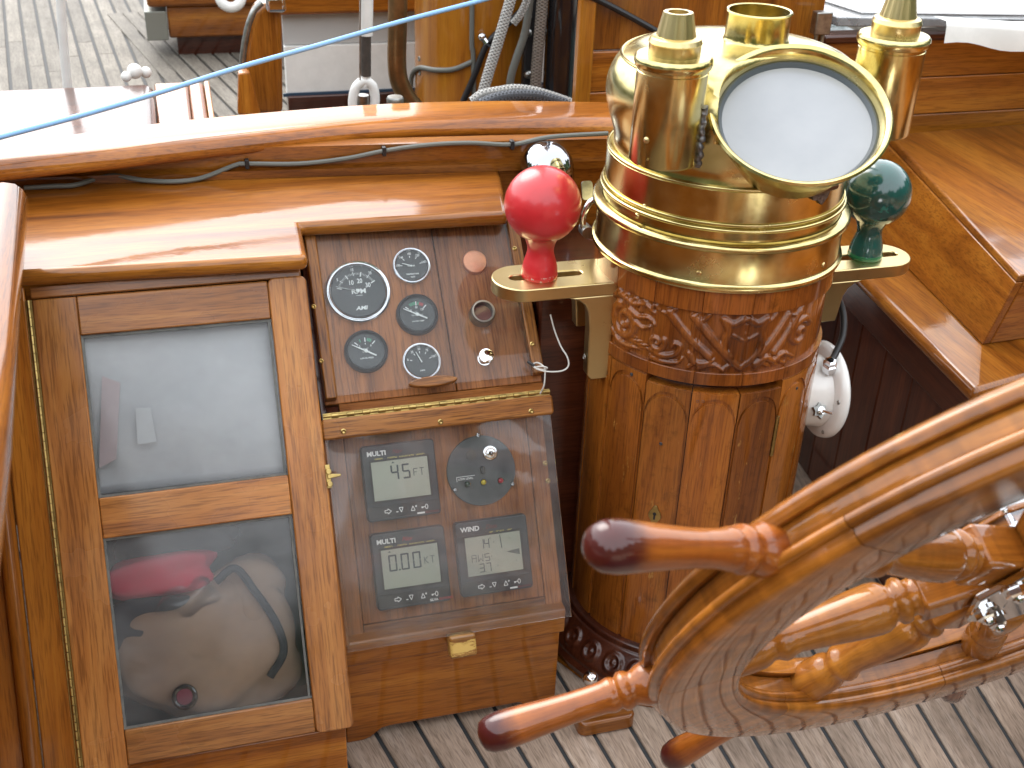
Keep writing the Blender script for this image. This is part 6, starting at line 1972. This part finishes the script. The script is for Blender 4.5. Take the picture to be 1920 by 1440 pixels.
# shroud with white tape and shackle, brass pipe, deck fitting
YS = 2.22
ts = thing('rigging_shackle', 'white painted shackle and taped wire behind the coaming rail', 'rigging', aty(685, 100, YS))
MB().tube([aty(688, -60, YS), aty(687, 0, YS), aty(686, 66, YS)], 0.0128, 14).build('taped_wire', WHITEPAINT, ts, T(0, 0, 0))
MB().tube([aty(686, 60, YS), aty(686, 142, YS)], 0.0098, 14).build('worn_leather', plain('worn_dark_leather', (0.07, 0.055, 0.045), 0.6, noise=0.6, nscale=40, col2=(0.02, 0.018, 0.016), bump=0.4), ts, T(0, 0, 0))
MB().tube([aty(685, 136, YS), aty(684, 160, YS)], 0.0085, 12).build('white_end', WHITEPAINT, ts, T(0, 0, 0))
MB().tube([aty(662, 205, YS), aty(662, 185, YS), aty(668, 163, YS), aty(684, 152, YS), aty(699, 163, YS), aty(703, 185, YS), aty(701, 205, YS)], 0.0095, 12, smooth=6).build('bow', WHITEPAINT, ts, T(0, 0, 0))
MB().tube([aty(680, 178, YS), aty(680, 215, YS)], 0.012, 12).build('thimble', STEEL, ts, T(0, 0, 0))
MB().tube([aty(675, 150, YS - .012), aty(675, 60, YS - .014), aty(676, -20, YS - .012)], 0.0016, 6).build('lashing_wire', STEEL, ts, T(0, 0, 0))
bpi = thing('brass_pipe', 'weathered brass pipe bending outwards beside the mast', 'pipe', aty(745, 100, 2.40))
MB().tube([aty(747, -120, 2.40), aty(746, 0, 2.40), aty(745, 60, 2.40), aty(744, 110, 2.40), aty(748, 150, 2.40), aty(765, 185, 2.40), aty(790, 215, 2.40)], 0.0195, 18, smooth=6).build('pipe_body', plain('weathered_bronze_pipe', (0.36, 0.22, 0.10), 0.3, 0.9, noise=0.7, nscale=20, col2=(0.14, 0.10, 0.05)), bpi, T(0, 0, 0))
fp = aty(741, 190, 2.12)
ft_ = thing('deck_filler', 'small steel filler cap standing just behind the rail', 'cap', fp)
b = MB(); b.lathe([(0.013, -0.05), (0.013, -0.004), (0.016, -0.003), (0.016, 0.006), (0.014, 0.009), (0, 0.009)], 24)
b.build('cap_body', STEEL, ft_, T(*fp))

# white sided cabin trunk behind the rail
tk = thing('cabin_house', 'white painted low cabin side with wooden base plank beyond the rail', 'cabin', (0.6, 2.8, ZD))
yk = 2.83
k0 = aty(534, 100, yk)[0]
zt0, zt1, zt2, zt3 = aty(650, 196, yk)[2], aty(650, 174, yk)[2], aty(650, 84, yk)[2], aty(650, 24, yk)[2]
MB().box(k0, 1.6, yk - 0.012, yk + 0.03, ZD - 0.05, zt1).build('base_plank', varn('X', 'dark'), tk, T(0, 0, 0), bevel=0.003)
MB().box(k0, 1.6, yk, yk + 0.03, zt1 + 0.001, zt2).build('white_side', WHITEPAINT, tk, T(0, 0, 0), bevel=0.001)
MB().box(k0, 1.6, yk + 0.012, yk + 0.03, zt2 + 0.001, zt3).build('grey_side', plain('pale_grey_band', (0.44, 0.44, 0.43), 0.4), tk, T(0, 0, 0), bevel=0.001)  # upper band greyer than the white side below
MB().box(k0 - 0.02, 1.6, yk - 0.02, yk + 0.2, zt3 + 0.001, zt3 + 0.07).build('top_moulding', varn('X'), tk, T(0, 0, 0), bevel=0.008)
MB().box(k0 - 0.01, 1.6, yk - 0.006, yk, zt1 - 0.002, zt1 + 0.006).build('blue_line', plain('dark_blue_line', (0.02, 0.05, 0.09), 0.4), tk, T(0, 0, 0))

# wooden standing block with chrome fitting
yb_ = 2.50
wb_ = thing('wooden_block_post', 'upright varnished wooden cheek post with rounded top and chrome fitting beyond the rail', 'post', aty(495, 200, yb_))
outl = [(452, 215), (455, 160), (460, 100), (468, 50), (478, 22), (492, 8), (508, 4), (520, 8), (528, 24), (530, 60), (531, 215)]
P = [aty(px, py, yb_) for px, py in outl]
MB().prism([(p[0], p[2]) for p in P], -yb_ - 0.075, -yb_, Mxz).build('cheek', varn('Z'), wb_, T(0, 0, 0), bevel=0.012, seg=4)
lp_ = [aty(px, py, yb_ + 0.01) for px, py in [(453, 165), (456, 110), (465, 55), (477, 22), (492, 5)]]
MB().tube(lp_, 0.008, 10, smooth=5).build('steel_strap', STEEL, wb_, T(0, 0, 0))
q = aty(518, 6, yb_ - 0.01)
b = MB(); b.box(-0.022, 0.018, -0.02, 0.03, -0.016, 0.018)
b.build('chrome_cap', CHROME, wb_, T(*q), bevel=0.008, seg=3)
P = [aty(px, py, yb_ - 0.05) for px, py in [(447, 138), (468, 134), (490, 216), (446, 216)]]
MB().prism([(p[0], p[2]) for p in P], -yb_ + 0.02, -yb_ + 0.05, Mxz).build('foot_piece', varn('Z'), wb_, T(0, 0, 0), bevel=0.004)

# bench beam at the upper left with metal corner
ybn = 3.45
dbn = thing('deck_bench', 'varnished wooden deck bench end with a metal corner plate at the top left', 'bench', aty(400, 80, ybn))
q0 = aty(318, 72, ybn); q1 = aty(560, 66, ybn); zt_ = aty(400, 10, ybn)[2]
MB().box(q0[0], q1[0] + 0.2, ybn, ybn + 0.35, q0[2], zt_).build('beam', varn('X'), dbn, T(0, 0, 0), bevel=0.006)
MB().box(q0[0] + 0.02, q1[0] + 0.2, ybn + 0.03, ybn + 0.3, ZD, q0[2] - 0.001).build('plinth', varn('X', 'dark'), dbn, T(0, 0, 0))
MB().box(q0[0] - 0.06, q0[0] - 0.001, ybn - 0.006, ybn + 0.2, q0[2] - 0.004, aty(300, 20, ybn)[2]).build('corner_plate', plain('dull_metal_plate', (0.30, 0.31, 0.28), 0.4, 0.7), dbn, T(0, 0, 0), bevel=0.003)
MB().box(q0[0] - 0.05, q1[0] + 0.2, ybn - 0.02, ybn + 0.4, zt_ + 0.001, zt_ + 0.10).build('top_plank', varn('X'), dbn, T(0, 0, 0), bevel=0.01)
fq = aty(432, -6, ybn - 0.10)
fe = thing('white_ring', 'white round fitting just showing at the top edge above the bench beam', 'ring', fq)
b = MB(); b.ring(fq, (0, -1, 0.5), 0.028, 0.014, 32, 10); b.build('ring_body', WHITEPAINT, fe, T(0, 0, 0))

# varnished locker lid beyond the rail at the far left
zl = 0.63
l0 = at(-200, 176, zl); l1 = at(392, 150, zl)
dlk = thing('deck_locker', 'glossy varnished deck locker lid bleached by glare at the far left', 'locker', (-0.2, 2.2, ZD))
lx0_, lx1_ = -1.2, l1[0]
lm_ = at(288, 152, zl)[0]
MB().box(lx0_, lm_ - 0.001, 1.98, l1[1], ZD, zl).build('lid', varn('X', 'dark'), dlk, T(0, 0, 0), bevel=0.02, seg=5)
def wedge(name, x0, x1, drop, mat, bev):  # top tilted to mirror low trees, making the end look darker
    MB().hull8([(x0, 1.98, ZD), (x1, 1.98, ZD), (x1, l1[1], ZD), (x0, l1[1], ZD)], [(x0, 1.98, zl - drop), (x1, 1.98, zl - drop), (x1, l1[1], zl - 0.001), (x0, l1[1], zl - 0.001)]).build(name, mat, dlk, T(0, 0, 0), bevel=bev, seg=4)
wedge('lid_end', lm_, lx1_ - 0.045, 0.125, varn('X', 'carved'), 0.006)
wedge('end_moulding', lx1_ - 0.0445, lx1_ - 0.012, 0.110, varn('Y', 'carved'), 0.010)
wedge('edge_strip', lx1_ - 0.0115, lx1_, 0.112, varn('Y', 'mast'), 0.003)
kq = at(258, 150, zl)
kn2 = thing('white_cleat', 'small white double knob on the far edge of the deck locker', 'knob', (kq[0], kq[1], zl))
b = MB(); b.ball((kq[0] - 0.004, kq[1] + 0.01, zl + 0.016), 0.016); b.ball((kq[0] + 0.018, kq[1] + 0.02, zl + 0.010), 0.012); b.ball((kq[0] - 0.022, kq[1] + 0.0, zl + 0.008), 0.011)
b.build('knob_body', WHITEPAINT, kn2, T(0, 0, 0))
wl_ = thing('white_line', 'slack white line hanging straight down over the side deck at the far left', 'line', aty(118, 80, 2.62))
MB().tube([aty(108, -160, 2.62), aty(114, 0, 2.62), aty(119, 80, 2.62), aty(128, 175, 2.62)], 0.0098, 10, smooth=5).build('strand', WHITEPAINT, wl_, T(0, 0, 0))

# light blue line crossing in front
bl_ = thing('blue_line', 'light blue taut line crossing the upper left of the picture in front of the mast', 'line', aty(300, 175, 1.78))
BLUE = plain('light_blue_line', (0.24, 0.46, 0.78), 0.5)
y0_, y1_ = 1.62, 2.08
pts = [(-160, 302), (0, 257), (150, 217), (300, 173), (450, 126), (600, 84), (750, 41), (905, 0), (1100, -55)]
MB().tube([aty(px, py, y0_ + (y1_ - y0_) * (px + 160) / 1260) for px, py in pts], 0.0039, 10, smooth=6).build('strand', BLUE, bl_, T(0, 0, 0))

# ------------------------------------------------------------------ the rest of the cockpit behind the viewer (seen only in reflections)
rc = thing('aft_cockpit', 'varnished cockpit sides and aft deck behind the viewer', 'cockpit', (0.8, -0.9, 0.0))
MB().box(-0.25, 2.3, -1.02, -0.98, 0.0, 0.78).build('aft_board', plain('cream_reflector', (0.66, 0.60, 0.46), 0.4), rc, T(0, 0, 0), bevel=0.004)  # unseen board made cream to brighten what the brass reflects
for k in range(9):
    MB().box(-0.2 + k * 0.29, -0.13 + k * 0.29, -0.979, -0.93, 0.0, 0.78).build('aft_post', varn('Z'), rc, T(0, 0, 0), bevel=0.006)
MB().box(-0.6, 2.6, -1.25, -0.98, 0.781, 0.82).build('aft_cap', varn('X'), rc, T(0, 0, 0), bevel=0.01)
MB().box(2.15, 2.19, -1.0, 1.95, 0.0, 0.78).build('starboard_board', varn('Y'), rc, T(0, 0, 0), bevel=0.004)
MB().box(2.10, 2.30, -1.0, 1.95, 0.781, 0.82).build('starboard_cap', varn('Y'), rc, T(0, 0, 0), bevel=0.01)
MB().box(1.3, 2.149, -0.97, 1.1, 0.42, 0.46).build('starboard_seat', varn('Y'), rc, T(0, 0, 0), bevel=0.01)
ad = MB().box(-1.6, 3.2, -3.6, -1.26, 0.40, 0.45).build('aft_deck', SIDETEAK)
struct(ad)
pd_ = MB().box(-1.6, -0.62, -1.26, 1.97, 0.40, 0.45).build('port_deck', SIDETEAK); struct(pd_)
sdk = MB().box(2.31, 3.3, -1.26, 8.0, 0.40, 0.45).build('starboard_deck', SIDETEAK); struct(sdk)

st_ = thing('dark_infill', 'dark mahogany step box added to darken the gap beside the console and pedestal', 'infill', (0.6, 1.6, 0.0))  # dark box added to keep this gap dark
MB().box(0.474, 0.80, 1.46, 1.735, 0.0, 0.60).build('infill_box', varn('X', 'dark'), st_, T(0, 0, 0), bevel=0.004)

# unseen trees added all round to block low sky in brass and varnish reflections
m, t, p, out = new_mat('screen_foliage')
src, _ = coords(t, (1, 1, 1), rand=False)
n = N(t, 'TexNoise', i_Scale=0.35, i_Detail=8.0, i_Roughness=0.7)
t.links.new(src, n.inputs['Vector'])
t.links.new(ramp(t, n.outputs[0], [(0.35, (0.015, 0.028, 0.008)), (0.65, (0.075, 0.11, 0.03))]).outputs[0], p.inputs['Base Color'])
p.inputs['Roughness'].default_value = 0.8
rngt = np.random.default_rng(12)
v = []; f = []; nseg = 220; nlev = 14
for i in range(nseg + 1):
    a = 2 * PI * i / nseg
    dback = abs((math.degrees(a) - 270 + 180) % 360 - 180)          # 0 straight behind the viewer
    h_ = np.interp(dback, [0, 60, 110, 140, 180], [13.5, 12.5, 9.0, 4.0, 3.4])
    h_ *= 1 + 0.16 * math.sin(a * 9 + 1) + 0.12 * math.sin(a * 23 + 2) + 0.05 * math.sin(a * 61)
    R_ = 24 + 2 * math.sin(a * 7)
    for k in range(nlev + 1):
        u = k / nlev
        rr = R_ + 3.0 * (1 - math.cos(u * PI * 0.5)) + 0.7 * math.sin(a * 47 + k * 1.7) + rngt.normal() * 0.25
        v.append((rr * math.cos(a), rr * math.sin(a), -1.0 + h_ * u ** 0.85))
for i in range(nseg):
    for k in range(nlev):
        f.append((i * (nlev + 1) + k, (i + 1) * (nlev + 1) + k, (i + 1) * (nlev + 1) + k + 1, i * (nlev + 1) + k + 1))
tb = MB(); tb.add(v, f)
to = tb.build('screen_trees', m, None, T(0, 0, 0), sharp=180, merge=False)
struct(to, 'stuff')
